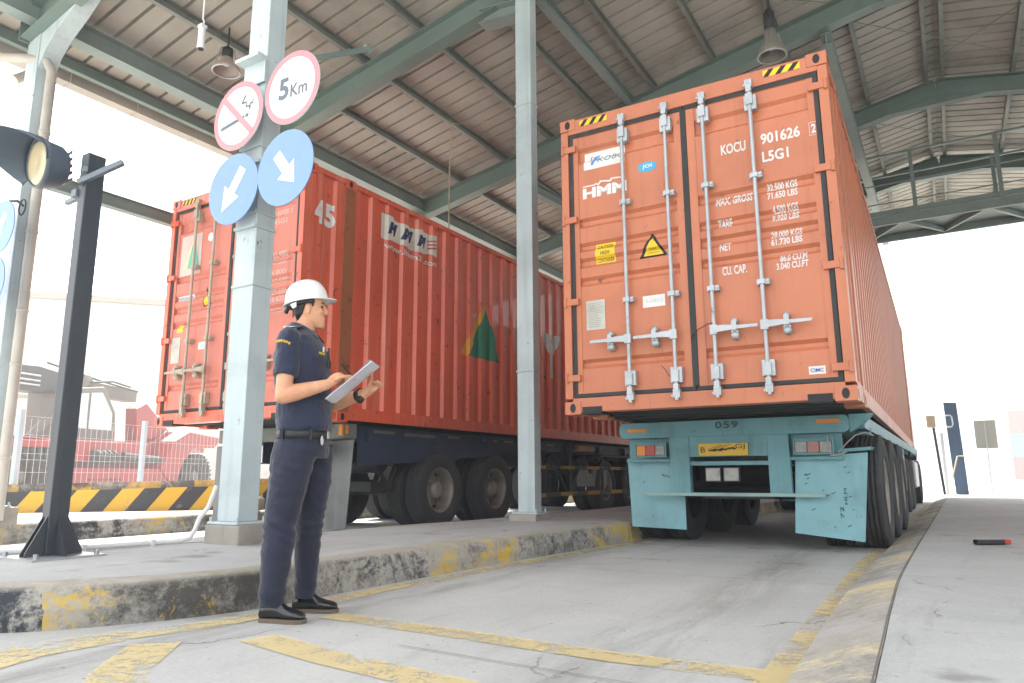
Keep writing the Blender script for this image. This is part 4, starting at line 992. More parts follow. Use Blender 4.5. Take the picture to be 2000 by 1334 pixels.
# ------------------------------------------------------------------ black signal post with lamp head
M_post = paint('dark_slate_post_paint', '323a42', .38, 0, .3, '55504a', 3, .05, '4a3a2a', .25, '57534b')
sp = thing('signal_post', (-4.86, 2.51, KZ), 0, 'tall dark square signal post with single round lamp and deep hood, on the island', 'signal')
m = MB(); m.box((-.045, -.06, .012), (.045, .06, 2.66)); m.build('post', M_post, sp, .006)
m = MB()
m.prism([(.045, .0), (.17, .0), (.17, .02), (.045, .24)], (0, -.0, .012), (1, 0, 0), (0, 0, 1), (0, 1, 0), -.006, .006)
m.prism([(-.045, .0), (-.17, .0), (-.17, .02), (-.045, .24)], (0, 0, .012), (1, 0, 0), (0, 0, 1), (0, 1, 0), -.006, .006)
for x in (-.025, .025):
    m.prism([(-.06, 0), (-.17, 0), (-.17, .02), (-.06, .24)], (x, 0, .012), (0, 1, 0), (0, 0, 1), (1, 0, 0), -.005, .005)
    m.prism([(.06, 0), (.17, 0), (.17, .02), (.06, .24)], (x, 0, .012), (0, 1, 0), (0, 0, 1), (1, 0, 0), -.005, .005)
m.build('gusset', M_post, sp)
m = MB(); m.box((-.22, -.22, 0), (.22, .22, .012))
for sx in (-.18, .18):
    for sy in (-.18, .18): m.tube([(sx, sy, .012), (sx, sy, .04)], .014, 6)
m.build('base_plate', M_galv, sp)
m = MB()
m.bar((-.34, .10, 2.60), (.08, -.09, 2.52), .025, .035); m.bar((.0, -.085, 2.44), (.25, .06, 2.58), .035, .035); m.bar((-.34, .02, 2.40), (-.04, -.02, 2.38), .03, .03); m.box((-.10, -.075, 2.36), (-.04, .02, 2.41)); m.bar((-.3, .08, 2.28), (-.03, .065, 2.3), .02, .03)
m.build('bracket', paint('grey_post_bracket', '6d7680', .45, .2, .3), sp)
M_hood = paint('slate_lamp_hood', '4a5764', .42, 0, .3, '6a6a66', 3)
hd = V((-.455, -.12, 2.67)); nrm = V((-.10, -1, -.10)).normalized()
hu = V((0, 0, 1)); hw = nrm.cross(hu).normalized(); hu = hw.cross(nrm).normalized()
def hp(a, b, c): return hd+hw*a+hu*b+nrm*c
m = MB()
m.loft([[hp(r*math.cos(k*PI/20), r*math.sin(k*PI/20), c) for k in range(40)] for c, r in ((-.15, .06), (-.145, .12), (-.11, .15), (-.02, .168), (.0, .178), (.03, .178), (.03, .162), (.012, .155))], True, True, True)
for k in range(5): m.bar(hp(.05, -.1+k*.05, -.16), hp(-.1, -.1+k*.05, -.16), .01, .02)
m.build('lamp_housing', M_hood, sp)
m = MB(); rings = []
for c, r in ((.0, .0), (.012, .05), (.018, .10), (.016, .14), (.0, .157)): rings.append([hp(r*math.cos(k*PI/20)+1e-4, r*math.sin(k*PI/20), c+.02) for k in range(40)])
m.loft(rings, True, True, False); m.build('lens', paint('cream_lamp_lens', 'cdbf9d', .2, 0, .3, '8f7a52', 5), sp)
m = MB(); rings = []
for j in range(9):
    f = j/8; R = []
    for k in range(33):
        a = math.radians(-30+215*k/32); ext = .02+.34*(max(0, .8*math.sin(a)+.4*math.cos(a)))**1.1
        R.append(hp((.18+.03*f)*math.cos(a), (.18+.03*f)*math.sin(a)-.02*f*f, .03+ext*f))
    rings.append(R)
m.loft(rings, False, True, False); o = m.build('hood', M_hood, sp, recalc=False); so = o.modifiers.new('t', 'SOLIDIFY'); so.thickness = .006

# ------------------------------------------------------------------ striped barrier wall, fence
def seg(a, b): return V(a), V(b), (V(b)-V(a)).normalized()
A, B, D = seg((-12.2, 3.9), (-8.6, 7.75)); N = V((D.y, -D.x)); Lw = (B-A).length
bw = thing('barrier_wall', (A.x, A.y, .22), math.atan2(D.y, D.x), 'low concrete barrier wall painted with slanting yellow and black stripes, left of the trucks', 'barrier')
k = NT('striped_barrier_paint'); co = k.coord(); sx = k.n('ShaderNodeSeparateXYZ'); k.l(co, sx.inputs[0])
ph = k.math('FRACT', k.math('MULTIPLY', k.math('ADD', k.math('SUBTRACT', sx.outputs['X'], k.math('MULTIPLY', sx.outputs['Z'], .75)), 40.05), 1/.56))
cc = k.mix(k.math('GREATER_THAN', ph, .5), lin('20252d'), lin('cba21a'))
n_ = k.noise(co, 6, 9, .7); cc = k.mix(k.math('MULTIPLY', k.ramp(n_, .58, .66), .6), cc, lin('8a857c')); k.col(cc); k.b.inputs['Roughness'].default_value = .5; M_stripe = k.m
m = MB(); m.add([(0, -.0, 0), (Lw, 0, 0), (Lw, 0, .36), (0, 0, .24), (0, .25, 0), (Lw, .25, 0), (Lw, .25, .36), (0, .25, .24)], [(0, 1, 2, 3), (5, 4, 7, 6), (3, 2, 6, 7), (0, 3, 7, 4), (1, 5, 6, 2)], False); m.build('wall', M_stripe, bw)
m = MB(); m.add([(0, .10, .24), (Lw, .10, .36), (Lw, .10, .45), (0, .10, .35), (0, .5, .24), (Lw, .5, .36), (Lw, .5, .45), (0, .5, .35)], [(0, 1, 2, 3), (5, 4, 7, 6), (3, 2, 6, 7)], False)
m.build('kerb_cap', kerb_mat('worn_cap', .45, .1, 'c9a84a', '5a5f66', .5, axis='X'), bw)
M_fp = paint('pale_blue_fence_post', 'a9bccb', .45, 0, .15)
M_wire = paint('galvanised_wire', 'c2c7ca', .5, .0, .1)
FA, FB, FD = seg((-10.95, 3.5), (-12.75, 9.6)); FL = (FB-FA).length
fn_ = thing('mesh_fence', (FA.x, FA.y, .4), math.atan2(FD.y, FD.x), 'welded wire mesh fence with pale blue posts behind the striped barrier', 'fence')
for i in range(4):
    x = -.55+i*2.43; m = MB(); m.box((x-.035, -.035, -.2), (x+.035, .035, 1.27)); m.build('post', M_fp, fn_)
for i in range(3):
    x0 = -.55+i*2.43+.04; x1 = x0+2.35; m = MB()
    for k_ in range(13):
        z = .1+k_*.09
        if k_ in (0, 5, 6, 12) or k_ % 3 == 0: m.bar((x0, 0, z), (x1, 0, z), .005, .005)
    xx = x0+.03
    while xx < x1: m.bar((xx, 0, .0), (xx, 0, 1.15), .004, .004); xx += .11
    m.build('mesh_panel', M_wire, fn_)

# ------------------------------------------------------------------ reach stacker
M_str = paint('red_machine_paint', '8a1712', .4, 0, .3, '7a3a34', 1.2, coat=.2)
M_boom = paint('grey_boom', '2e2e30', .4, .1, .4, '3c3a38', 1.5)
M_cream = paint('cream_machine_panel', '5c574f', .45, 0, .2)
ta = V((-2.2, 6.3)).normalized()
rs = thing('reach_stacker', (-19, 9, 0), math.atan2(ta.y, ta.x), 'large red reach stacker with grey boom parked behind the mesh fence', 'reach stacker')
# local: x along machine (towards its front), z up, near side is -y
def sprism(mb, pts, y0, y1): mb.prism(pts, (0, 0, 0), (1, 0, 0), (0, 0, 1), (0, 1, 0), y0, y1)
m = MB()
sprism(m, [(-1.1, .95), (-1.1, 1.45), (-.6, 1.62), (.9, 1.66), (1.0, 1.6), (1.05, .34), (5.35, .34), (5.75, 1.15), (6.1, 1.62), (7.2, 1.66), (7.6, 1.5), (7.7, 2.05), (5.6, 2.15), (5.0, 1.75), (1.0, 1.7), (-.9, 1.75)][:16], .5, 3.0)
m.build('body', M_str, rs, .03)
m = MB(); sprism(m, [(1.05, .35), (5.3, .35), (5.4, .95), (1.05, .95)], -.05, .5); m.build('side_skirt', M_str, rs, .02)
m = MB(); sprism(m, [(1.0, 1.1), (4.3, 1.15), (4.35, 1.68), (1.0, 1.66)], .1, .5); m.build('engine_cover', M_str, rs, .03)
m = MB(); sprism(m, [(4.7, .95), (5.35, .35), (5.75, 1.2), (6.2, 1.62), (7.3, 1.66), (7.7, 2.0), (5.9, 2.12), (5.2, 1.8)], -.1, .5); m.build('front_fender', M_str, rs, .02)
m = MB(); sprism(m, [(-1.1, 1.4), (.95, 1.45), (.95, 1.62), (-1.1, 1.58)], -.1, .5); m.build('rear_fender', M_str, rs, .02)
m = MB()
for i in range(9): sprism(m, [(-1.0+i*.21, 1.2), (-.87+i*.21, 1.2), (-.87+i*.21, 1.42), (-1.0+i*.21, 1.42)], -.06, .5)
m.build('grille', M_dark, rs)
m = MB(); m.tube([(3.2, .02, 1.28), (4.7, .02, 1.2)], .12, 16); m.tube([(2.1, .02, 1.25), (2.9, .02, 1.22)], .17, 16)
for i in range(4): m.tube([(2.15+i*.2, .02, 1.25), (2.22+i*.2, .02, 1.25)], .19, 16)
m.build('exhaust_tank', M_dark, rs)
m = MB()
for i in range(8): sprism(m, [(1.9+i*.16, .62), (2.0+i*.16, .62), (2.0+i*.16, .67), (1.9+i*.16, .67)], -.056, -.05)
m.build('vent_marks', M_ink, rs)
# cab, counterweight
m = MB(); sprism(m, [(2.0, 1.68), (1.95, 3.1), (3.3, 3.3), (3.8, 2.6), (3.9, 1.7)], .9, 2.2)
cb = m.build('cab', M_cream, rs, .04)
for pts in ([(2.1, 2.05), (2.08, 2.95), (2.7, 3.05), (2.72, 2.05)], [(2.8, 2.05), (2.8, 3.07), (3.2, 3.12), (3.65, 2.55), (3.68, 2.05)]):
    m = MB(); sprism(m, pts, .885, .895); m.build('window', paint('bright_cab_glass', 'b9c4c6', .1, 0, 0), cb)
m = MB(); sprism(m, [(4.4, 1.7), (4.3, 2.75), (4.7, 2.95), (5.5, 2.4), (5.9, 2.1)], .6, 1.0); m.build('mast_bracket', M_str, rs, .02)
# boom
m = MB()
sprism(m, [(-.9, 3.45), (-.9, 2.92), (1.5, 2.95), (2.5, 3.0), (2.7, 3.25), (2.6, 3.5), (1.35, 3.64), (-.2, 3.55)], 1.3, 1.9)
bo = m.build('boom', M_boom, rs, .02)
m = MB(); sprism(m, [(2.5, 3.1), (5.2, 3.05), (5.2, 3.4), (2.6, 3.5)], 1.38, 1.82); m.build('boom_extension', M_cream, bo, .01)
m = MB()
for z in (3.1, 3.22, 3.36): m.tube([(-.85, 1.28, z), (1.4, 1.28, z+.02)], .03, 8)
m.build('hydraulic_pipe', M_galv, bo)
m = MB(); m.tube([(2.85, 1.2, 3.35), (1.2, 1.2, 1.7)], .14, 16); m.tube([(2.85, 1.2, 3.35), (2.2, 1.2, 2.7)], .09, 16); m.build('lift_cylinder', M_cream, rs)
m = MB(); m.lathe([(-.15, .0), (-.15, .2), (.15, .2), (.15, 0)], (2.9, 1.3, 3.4), 'y', 20); m.build('pivot', M_cream, rs)
m = MB(); m.tube([(1.5, 1.2, 3.75), (3.4, 1.2, 3.5), (5.0, 1.2, 3.35)], .03, 8); m.tube([(3.0, 1.15, 3.4), (3.8, 1.1, 3.52), (4.6, 1.15, 3.45)], .03, 8); m.build('hose', M_dark, rs)
for x, y in ((0, .25), (6.65, .25), (0, 2.8), (6.65, 2.8)):
    wh = bpy.data.objects.new('wheel', None); scene.collection.objects.link(wh); wh.parent = rs; wh.location = (x, y, .72); wh.rotation_euler = (0, 0, -PI/2 if y < 1 else PI/2)
    e = tyre_mesh(.72, .5, False)
    for a in range(30):
        c = 2*PI*a/30
        for s in (-1, 1): e.bar((s*.04, .70*math.cos(c), .70*math.sin(c)), (s*.24, .70*math.cos(c+.09), .70*math.sin(c+.09)), .05, .05, (0, math.cos(c), math.sin(c)))
    e.build('tyre', paint('grey_dusty_tyre', '1c1d1f', .85, 0, .4, '6a6762', 4), wh)
    rim_mesh(.80, .5, 1).build('rim', M_cream, wh, recalc=False)

# ------------------------------------------------------------------ pale warehouse far left
wa, wb, wd = seg((-50.6, 5.4), (-14.0, 46.5)); wl = (wb-wa).length
wh_ = thing('warehouse', (wa.x, wa.y, 0), math.atan2(wd.y, wd.x), 'long pale warehouse with cream walls and a brown eaves band, far left', 'building')
M_wall = paint('cream_warehouse_wall', 'd8d2c4', .6, 0, .15, 'a59c88', .3)
m = MB(); m.box((0, 0, 0), (wl, 14, 9.7)); m.build('wall', M_wall, wh_)
m = MB(); m.box((-.2, -.35, 9.7), (wl+.2, .1, 10.0)); m.build('gutter', paint('brown_gutter', '8a7d6c', .5), wh_)
m = MB(); m.prism([(-.3, 10.0), (7, 13.5), (14.3, 10.0)], (0, 0, 0), (0, 1, 0), (0, 0, 1), (1, 0, 0), -.3, wl+.3); m.build('roof', paint('pale_roof', 'd8d6d0', .5), wh_)
for i in range(5):
    m = MB(); m.box((6+i*9.5, -.03, 0), (10+i*9.5, .0, 4.6)); d_ = m.build('door', paint('pale_roller_door', 'c9c8c0', .5), wh_)
    m = MB(); m.box((5.85+i*9.5, -.05, 4.6), (10.15+i*9.5, -.0, 4.8)); m.build('lintel', MATS['brown_gutter'], d_)

# ------------------------------------------------------------------ right background
kp = thing('height_gauge_board', (.05, 24, .12), 0, 'tall narrow slate blue board beside the lane exit', 'board')
m = MB(); m.prism([(-.05, 0), (.26, 0), (.2, 2.55), (-.12, 2.58)], (0, 0, 0), (1, 0, 0), (0, 0, 1), (0, 1, 0), 0, .12); m.build('panel', paint('slate_blue_panel', '3f5875', .45, 0, .15), kp)
m = MB(); m.tube([(-.12, -.03, 2.2), (.02, -.03, 2.2), (.05, -.03, 2.15), (.06, -.03, 1.95), (.03, -.03, 1.88), (-.1, -.03, 1.88)], .02, 8); m.build('bracket_loop', M_signw, kp)
bp = thing('barrier_gate', (-.25, 23.7, .12), 0, 'dark boom barrier post with beige head and bent arm, beside the blue board', 'barrier')
m = MB(); m.tube([(-.02, 0, 0), (-.12, 0, 1.9)], .035, 8); m.build('post', M_dark, bp)
m = MB(); m.box((-.28, -.08, 1.85), (-.05, .08, 2.2)); m.build('head', paint('beige_head', 'b9a58c', .5), bp, .03)
m = MB(); m.tube([(.02, 0, .45), (.2, 0, .45), (.38, 0, 1.05), (.55, 0, 1.05)], .018, 8); m.build('arm', paint('pale_yellow_arm', 'c9b98a', .5), bp)
m = MB(); m.box((.02, -.06, 0), (.1, .02, 1.7)); m.build('white_post', M_signw, bp)
bs = thing('notice_board', (.95, 26.5, .0), 0, 'grey rectangular notice board on a thin post seen from behind', 'sign')
m = MB(); m.box((-.28, -.01, 1.45), (.28, .01, 2.3)); m.build('panel', paint('grey_board_back', '8b8a82', .55, 0, .2), bs)
m = MB(); m.box((-.015, -.03, 1.45), (.015, -.01, 2.3)); m.tube([(0, 0, 0), (0, -.0, 1.5)], .022, 8); m.box((-.12, -.12, 0), (.12, .12, .02)); m.build('post', M_galv, bs)
for i, (c, z, lab) in enumerate((('8a2a26', 0, 'faded red shipping container, bottom of the far stack'), ('2f7f7e', 2.6, 'pale turquoise shipping container, middle of the far stack'), ('8f332f', 5.2, 'faded pink shipping container, topmost of the far stack'))):
    ct = thing('shipping_container', (5.9, 100, z), 0, lab, 'shipping container', 'stacked containers far right')
    m = MB(); pts = corr_cuts(0, 12.19); m.loft([[V((a, -d, zz)) for a, d in pts] for zz in (.15, 2.4)], False, False, False); m.box((0, .05, 0), (12.19, 2.4, .15)); m.box((0, .05, 2.4), (12.19, 2.4, 2.58)); m.box((0, .06, .15), (.08, 2.4, 2.4)); m.box((12.1, .06, .15), (12.19, 2.4, 2.4))
    m.build('wall', paint('faded_container_'+str(i), c, .5, 0, .2), ct, recalc=False)
# handheld radio left on the pavement
rd = thing('handheld_radio', (.11, 7.05, .142), YAW+.02, 'black handheld radio with a red end lying on the right pavement', 'radio')
m = MB(); m.box((-.02, -.035, -.018), (.20, .035, .022)); m.build('body', M_blk, rd, .01)
m = MB(); m.box((.20, -.032, -.014), (.255, .032, .024)); m.build('cap', paint('red_plastic', 'b8382e', .4), rd, .008)
m = MB(); m.box((.02, -.0365, -.008), (.12, -.0352, .012)); m.build('speaker_grille', M_dark, rd)

# ------------------------------------------------------------------ the inspector
def cap(mb, p, q, r0, r1, n=14, ends=4):
    """tapered capsule"""
    p = V(p); q = V(q); d = q-p; L = d.length; d = d/L if L > 1e-6 else V((0, 0, 1))
    u = V((0, 0, 1)) if abs(d.z) < .9 else V((1, 0, 0)); u = (u-d*u.dot(d)).normalized(); w = d.cross(u); rings = []
    for i in range(ends+1):
        a = -PI/2+PI/2*i/ends; rings.append((p+d*(r0*math.sin(a)), max(1e-4, r0*math.cos(a))))
    for i in range(ends+1):
        a = PI/2*i/ends; rings.append((q+d*(r1*math.sin(a)), max(1e-4, r1*math.cos(a))))
    mb.loft([[c+(u*math.cos(2*PI*k/n)+w*math.sin(2*PI*k/n))*r for k in range(n)] for c, r in rings], True, True, True)
def ell(mb, c, rx, ry, rz, rot=None, n=20):
    c = V(c); rings = []
    for i in range(n//2+1):
        a = -PI/2+PI*i/(n//2); rings.append([V((rx*max(math.cos(a), 1e-3)*math.cos(2*PI*k/n), ry*max(math.cos(a), 1e-3)*math.sin(2*PI*k/n), rz*math.sin(a))) for k in range(n)])
    if rot: rings = [[rot @ v for v in R] for R in rings]
    mb.loft([[v+c for v in R] for R in rings], True, True, True)
def sec(mb, rows, n=28, power=2.3):
    """stack of superellipse sections (x, y, z, rx, ry)"""
    rings = []
    for x, y, z, rx, ry in rows:
        R = []
        for k in range(n):
            a = 2*PI*k/n; c, s = math.cos(a), math.sin(a)
            R.append(V((x+rx*math.copysign(abs(c)**(2/power), c), y+ry*math.copysign(abs(s)**(2/power), s), z)))
        rings.append(R)
    mb.loft(rings, True, True, True)
def limb(mb, pts, n=22):
    """pts: (point, rx_across, r_other) swept tube with elliptic sections, joint ends rounded"""
    P = [V(p[0]) for p in pts]; rings = []
    for i, (p, a, b) in enumerate(pts):
        d = (P[min(len(P)-1, i+1)]-P[max(0, i-1)]).normalized(); u = V((1, 0, 0)); u = (u-d*u.dot(d)).normalized() if abs(d.x) < .9 else V((0, 0, 1)); w = d.cross(u)
        rings.append([V(p)+u*math.cos(2*PI*k/n)*a+w*math.sin(2*PI*k/n)*b for k in range(n)])
    mb.loft(rings, True, True, True)
def bake(mb, name, mat, parent, voxel, smooth=6, factor=.5, fn=None):
    me = bpy.data.meshes.new('tmp'); me.from_pydata([tuple(v) for v in mb.v], [], mb.f)
    bm = bmesh.new(); bm.from_mesh(me); bmesh.ops.recalc_face_normals(bm, faces=bm.faces); bm.to_mesh(me); bm.free()
    o = bpy.data.objects.new('tmp', me); scene.collection.objects.link(o)
    r = o.modifiers.new('r', 'REMESH'); r.mode = 'VOXEL'; r.voxel_size = voxel; r.use_smooth_shade = True
    if smooth: s = o.modifiers.new('s', 'SMOOTH'); s.iterations = smooth; s.factor = factor
    dg = bpy.context.evaluated_depsgraph_get(); out = bpy.data.meshes.new_from_object(o.evaluated_get(dg)); bpy.data.objects.remove(o)
    if fn:
        ns = [v.normal.copy() for v in out.vertices]
        for v, nn in zip(out.vertices, ns): v.co += nn*fn(v.co)
    for p in out.polygons: p.use_smooth = True
    out.materials.clear(); out.materials.append(mat); out.name = name
    ob = bpy.data.objects.new(name, out); scene.collection.objects.link(ob); ob.parent = parent
    return ob

def skin_mat():
    k = NT('skin'); co = k.coord(); n = k.noise(co, 18, 5)
    k.col(k.mix(k.ramp(n, .3, .7), lin('c08a68'), lin('cf9c7c'))); k.b.inputs['Roughness'].default_value = .48
    k.b.inputs['Subsurface Weight'].default_value = .04; k.b.inputs['Subsurface Radius'].default_value = (.02, .008, .004); k.b.inputs['Subsurface Scale'].default_value = .5
    return k.m
def cloth_mat(name, c, c2, rough=.8):
    k = NT(name); co = k.coord(); n = k.noise(co, 5, 4)
    k.col(k.mix(k.ramp(n, .3, .7), lin(c), lin(c2))); k.b.inputs['Roughness'].default_value = rough; k.b.inputs['Sheen Weight'].default_value = .25
    k.bump(k.noise(co, 260, 3), .15, .001); return k.m
M_skin = skin_mat(); M_shirt = cloth_mat('navy_shirt_cloth', '0e1730', '14203e'); M_trou = cloth_mat('navy_trouser_cloth', '0a1228', '101a34')
M_hair = paint('black_hair', '15151a', .5, 0, 0); M_shoe = paint('black_shoe_leather', '101216', .22, 0, .1, coat=.4); M_sole = paint('brown_shoe_sole', '6a5c4c', .7, 0, .3)
M_hat = paint('white_hard_hat', 'e2e2df', .25, 0, .03, coat=.3)
pr_ = thing('person', (-2.83, 2.68, 0), YAW, 'man in navy uniform and white hard hat writing on papers while looking at the containers', 'person')

def wob(sc, amp, seed=0):
    return lambda co: amp*noise.noise(V((co.x*sc+seed, co.y*sc, co.z*sc*.8)))
# joints (x to the right of the picture, y away from the camera, z up)
SH_N, EL_N, WR_N = V((-.098, -.185, 1.372)), V((-.098, -.235, 1.075)), V((.112, -.165, 1.137))
SH_F, EL_F, WR_F = V((-.06, .165, 1.372)), V((.02, .215, 1.065)), V((.262, .085, 1.118))
body = MB()
sec(body, [(-.045, 0, .84, .11, .15), (-.05, 0, 1.0, .115, .14), (-.06, 0, 1.15, .12, .15), (-.075, 0, 1.3, .115, .16), (-.08, 0, 1.38, .085, .15), (-.08, 0, 1.43, .055, .07)])
# neck
limb(body, [(V((-.085, 0, 1.38)), .062, .062), (V((-.075, 0, 1.44)), .056, .056), (V((-.062, .0, 1.49)), .052, .054), (V((-.05, 0, 1.54)), .055, .055)])
# arms
def arm(mb, sh, el, wr):
    cap(mb, sh, el, .052, .042); cap(mb, el, el.lerp(wr, .3), .043, .043); cap(mb, el.lerp(wr, .3), wr, .043, .027)
arm(body, SH_N, EL_N, WR_N); arm(body, SH_F, EL_F, WR_F)
# legs inside the trousers
for pts in (((-.07, -.08, .86), (-.11, -.10, .47), (-.125, -.13, .10)), ((-.02, .08, .86), (-.03, .10, .48), (-.03, .115, .10))):
    a, b, c = map(V, pts); cap(body, a, b, .075, .05); cap(body, b, c, .05, .035)
# head, in its own frame: x forward, turned slightly away
HR = Matrix.Rotation(math.radians(9), 3, 'Z') @ Matrix.Rotation(math.radians(-3), 3, 'Y'); HC = V((-.042, .0, 1.565))
HS = .93
def H(x, y, z): return HC+HR @ V((x, y, z))*HS
def hell(c, rx, ry, rz, extra=None): ell(body, H(*c), rx*HS, ry*HS, rz*HS, HR if extra is None else HR @ extra)
rings = []
for z, x, rx, ry in ((-.121, .054, .010, .010), (-.117, .050, .026, .026), (-.105, .040, .042, .036), (-.09, .026, .056, .046), (-.07, .010, .070, .055), (-.05, .001, .078, .063), (-.03, -.007, .084, .068), (-.012, -.010, .0865, .071), (.004, -.013, .086, .0735), (.020, -.013, .092, .075), (.032, -.012, .095, .076), (.06, -.015, .097, .078), (.09, -.02, .091, .072), (.115, -.022, .072, .056), (.13, -.024, .040, .034)):
    R = []
    for k_ in range(32):
        a = 2*PI*k_/32; c, q = math.cos(a), math.sin(a)
        R.append(H(x+rx*math.copysign(abs(c)**.85, c), ry*math.copysign(abs(q)**.9, q), z))
    rings.append(R)
body.loft(rings, True, True, True)
for s in (-1, 1):
    hell((.056, s*.034, -.028), .022, .022, .020)    # cheek
    hell((-.008, s*.077, -.012), .017, .008, .031)   # ear
    hell((-.006, s*.08, -.036), .010, .007, .012)
cap(body, H(.076, 0, .012), H(.094, 0, -.026), .008, .010)    # nose bridge
hell((.092, 0, -.033), .013, .016, .009)
cap(body, H(.073, -.016, -.060), H(.073, .016, -.060), .010, .010)   # upper lip
cap(body, H(.070, -.013, -.075), H(.070, .013, -.075), .010, .010)   # lower lip
# hands
def finger(mb, pts, r=.0085):
    for a, b in zip(pts, pts[1:]): cap(mb, a, b, r, r*.92, 10, 3)
# near hand writing: palm, curled fingers, thumb
pn = WR_N; hx = V((.80, .25, .46)).normalized()
pc = pn+hx*.045+V((0, .005, .004))
def ell_dir(mb, c, d, rl, rw, rt, side): 
    d = d.normalized(); sd_ = V(side); sd_ = (sd_-d*sd_.dot(d)).normalized(); nn = d.cross(sd_)
    ell(mb, c, rl, rw, rt, Matrix((d, sd_, nn)).transposed())
ell_dir(body, pc+V((0, 0, .004)), hx, .050, .036, .023, (0, 1, -.5)); cap(body, pn, pn+hx*.04, .024, .024)
kn = [pn+hx*.082+V((0, y, z)) for y, z in ((-.030, -.006), (-.010, .003), (.012, .006), (.032, .002))]
tips = [(.205, -.130, 1.158), (.222, -.118, 1.163), (.236, -.100, 1.170), (.243, -.082, 1.178)]
for i, (k0, t) in enumerate(zip(kn, tips)):
    t = V(t); mid = k0.lerp(t, .5)+V((.016, 0, .014-.003*i)); finger(body, [k0-hx*.02, k0, mid, t], .0085-.0006*(i == 0))
finger(body, [pn+hx*.03+V((.0, .03, .006)), pn+hx*.065+V((0, .048, .014)), V((.222, -.088, 1.186))], .010)
# far hand gripping the top end of the board
fx = V((.88, -.2, .45)).normalized(); pf = WR_F
cap(body, pf, pf+fx*.035, .025, .026); ell_dir(body, pf+fx*.055, fx, .046, .036, .018, (0, .8, .6))
for i in range(4):
    k0 = pf+fx*(.060+.011*i)+V((.004, .022-.006*i, .004-.004*i))
    finger(body, [k0, k0+V((.016, -.026, .004)), k0+V((.014, -.052, .014)), k0+V((.002, -.066, .022))], .0085)
finger(body, [pf+fx*.03+V((0, -.004, .022)), pf+fx*.055+V((-.004, -.016, .046)), pf+fx*.07+V((-.01, -.045, .066))], .010)
bd = bake(body, 'body', M_skin, pr_, .0036, 3, .5)
# eyes, brows
m = MB()
for s in (-1, 1): ell(m, H(.069, s*.033, .000), .009, .013, .0045, HR)
m.build('eye', M_hair, pr_)
m = MB()
for s in (-1, 1):
    m.tube([H(.081, s*.014, .020), H(.080, s*.030, .024), H(.066, s*.050, .020)], [.002, .003, .002], 8)
m.build('eyebrow', M_hair, pr_)
# hair: short back and sides
hb = MB()
ell(hb, H(-.028, 0, .042), .094, .079, .084, HR)
cap(hb, H(-.066, -.03, -.03), H(-.066, .03, -.03), .030, .030); cap(hb, H(-.06, -.038, .01), H(-.06, .038, .01), .038, .038)
cap(hb, H(-.070, -.02, -.055), H(-.070, .02, -.055), .018, .018)
for s in (-1, 1):
    cap(hb, H(.018, s*.066, .03), H(.020, s*.069, .0), .012, .005); cap(hb, H(-.042, s*.060, .01), H(-.048, s*.050, -.03), .022, .016)
bake(hb, 'hair', M_hair, pr_, .004, 3, .5, lambda c: .0015*noise.noise(c*120))
# hard hat
hat = MB(); TR = HR @ Matrix.Rotation(math.radians(-7), 3, 'Y'); HB = HC+HR @ V((-.022, 0, .030))
def hp2(x, y, z): return HB+TR @ V((x, y, z))*.9
rings = []
for i in range(15):
    f = i/14; a = f*PI/2; R = []
    for k in range(48):
        b = 2*PI*k/48; c, s = math.cos(b), math.sin(b)
        R.append(hp2(.135*c*max(math.cos(a), .002)**.8, .112*s*max(math.cos(a), .002)**.8, .138*math.sin(a)+(.006*math.exp(-(s*.112*math.cos(a)/.018)**2) if f > .15 else 0)*min(1, f*2)))
    rings.append(R)
hat.loft(rings, True, True, True)
rim = []
for r_, z in ((.0, 0.002), (1, -.004), (1, .002)):
    R = []
    for k in range(48):
        b = 2*PI*k/48; c, s = math.cos(b), math.sin(b); ext = .010+.040*max(0, c)**2.2
        R.append(hp2((.135+ext*r_)*c, (.112+.010*r_)*s, z-.010*max(0, c)**2*r_))
    rim.append(R)
hat.loft(rim, True, True, False)
# inner shell so that the hat is not solid from below
ho = hat.build('hard_hat', M_hat, pr_)
m = MB()
m.tube([hp2(-.115, -.03, -.005), hp2(-.124, -.02, -.025), hp2(-.127, 0, -.033), hp2(-.124, .02, -.025), hp2(-.115, .03, -.005)], .006, 8)
m.tube([hp2(.105*math.cos(a), .096*math.sin(a), -.012) for a in [math.radians(60+10*i) for i in range(25)]], .010, 8)
ell(m, hp2(-.132, 0, -.033), .012, .02, .012, TR)
m.build('headband', paint('black_headband', '1c2226', .5, 0, .2), pr_)
m = MB(); m.prism([(-.02, -.012), (.016, -.002), (.012, -.03), (-.008, -.036)], hp2(-.07, -.099, -.004), TR @ V((1, 0, 0)), TR @ V((0, 0, 1)), V((0, -1, 0)), 0, .003); m.build('clip', M_signw, pr_)

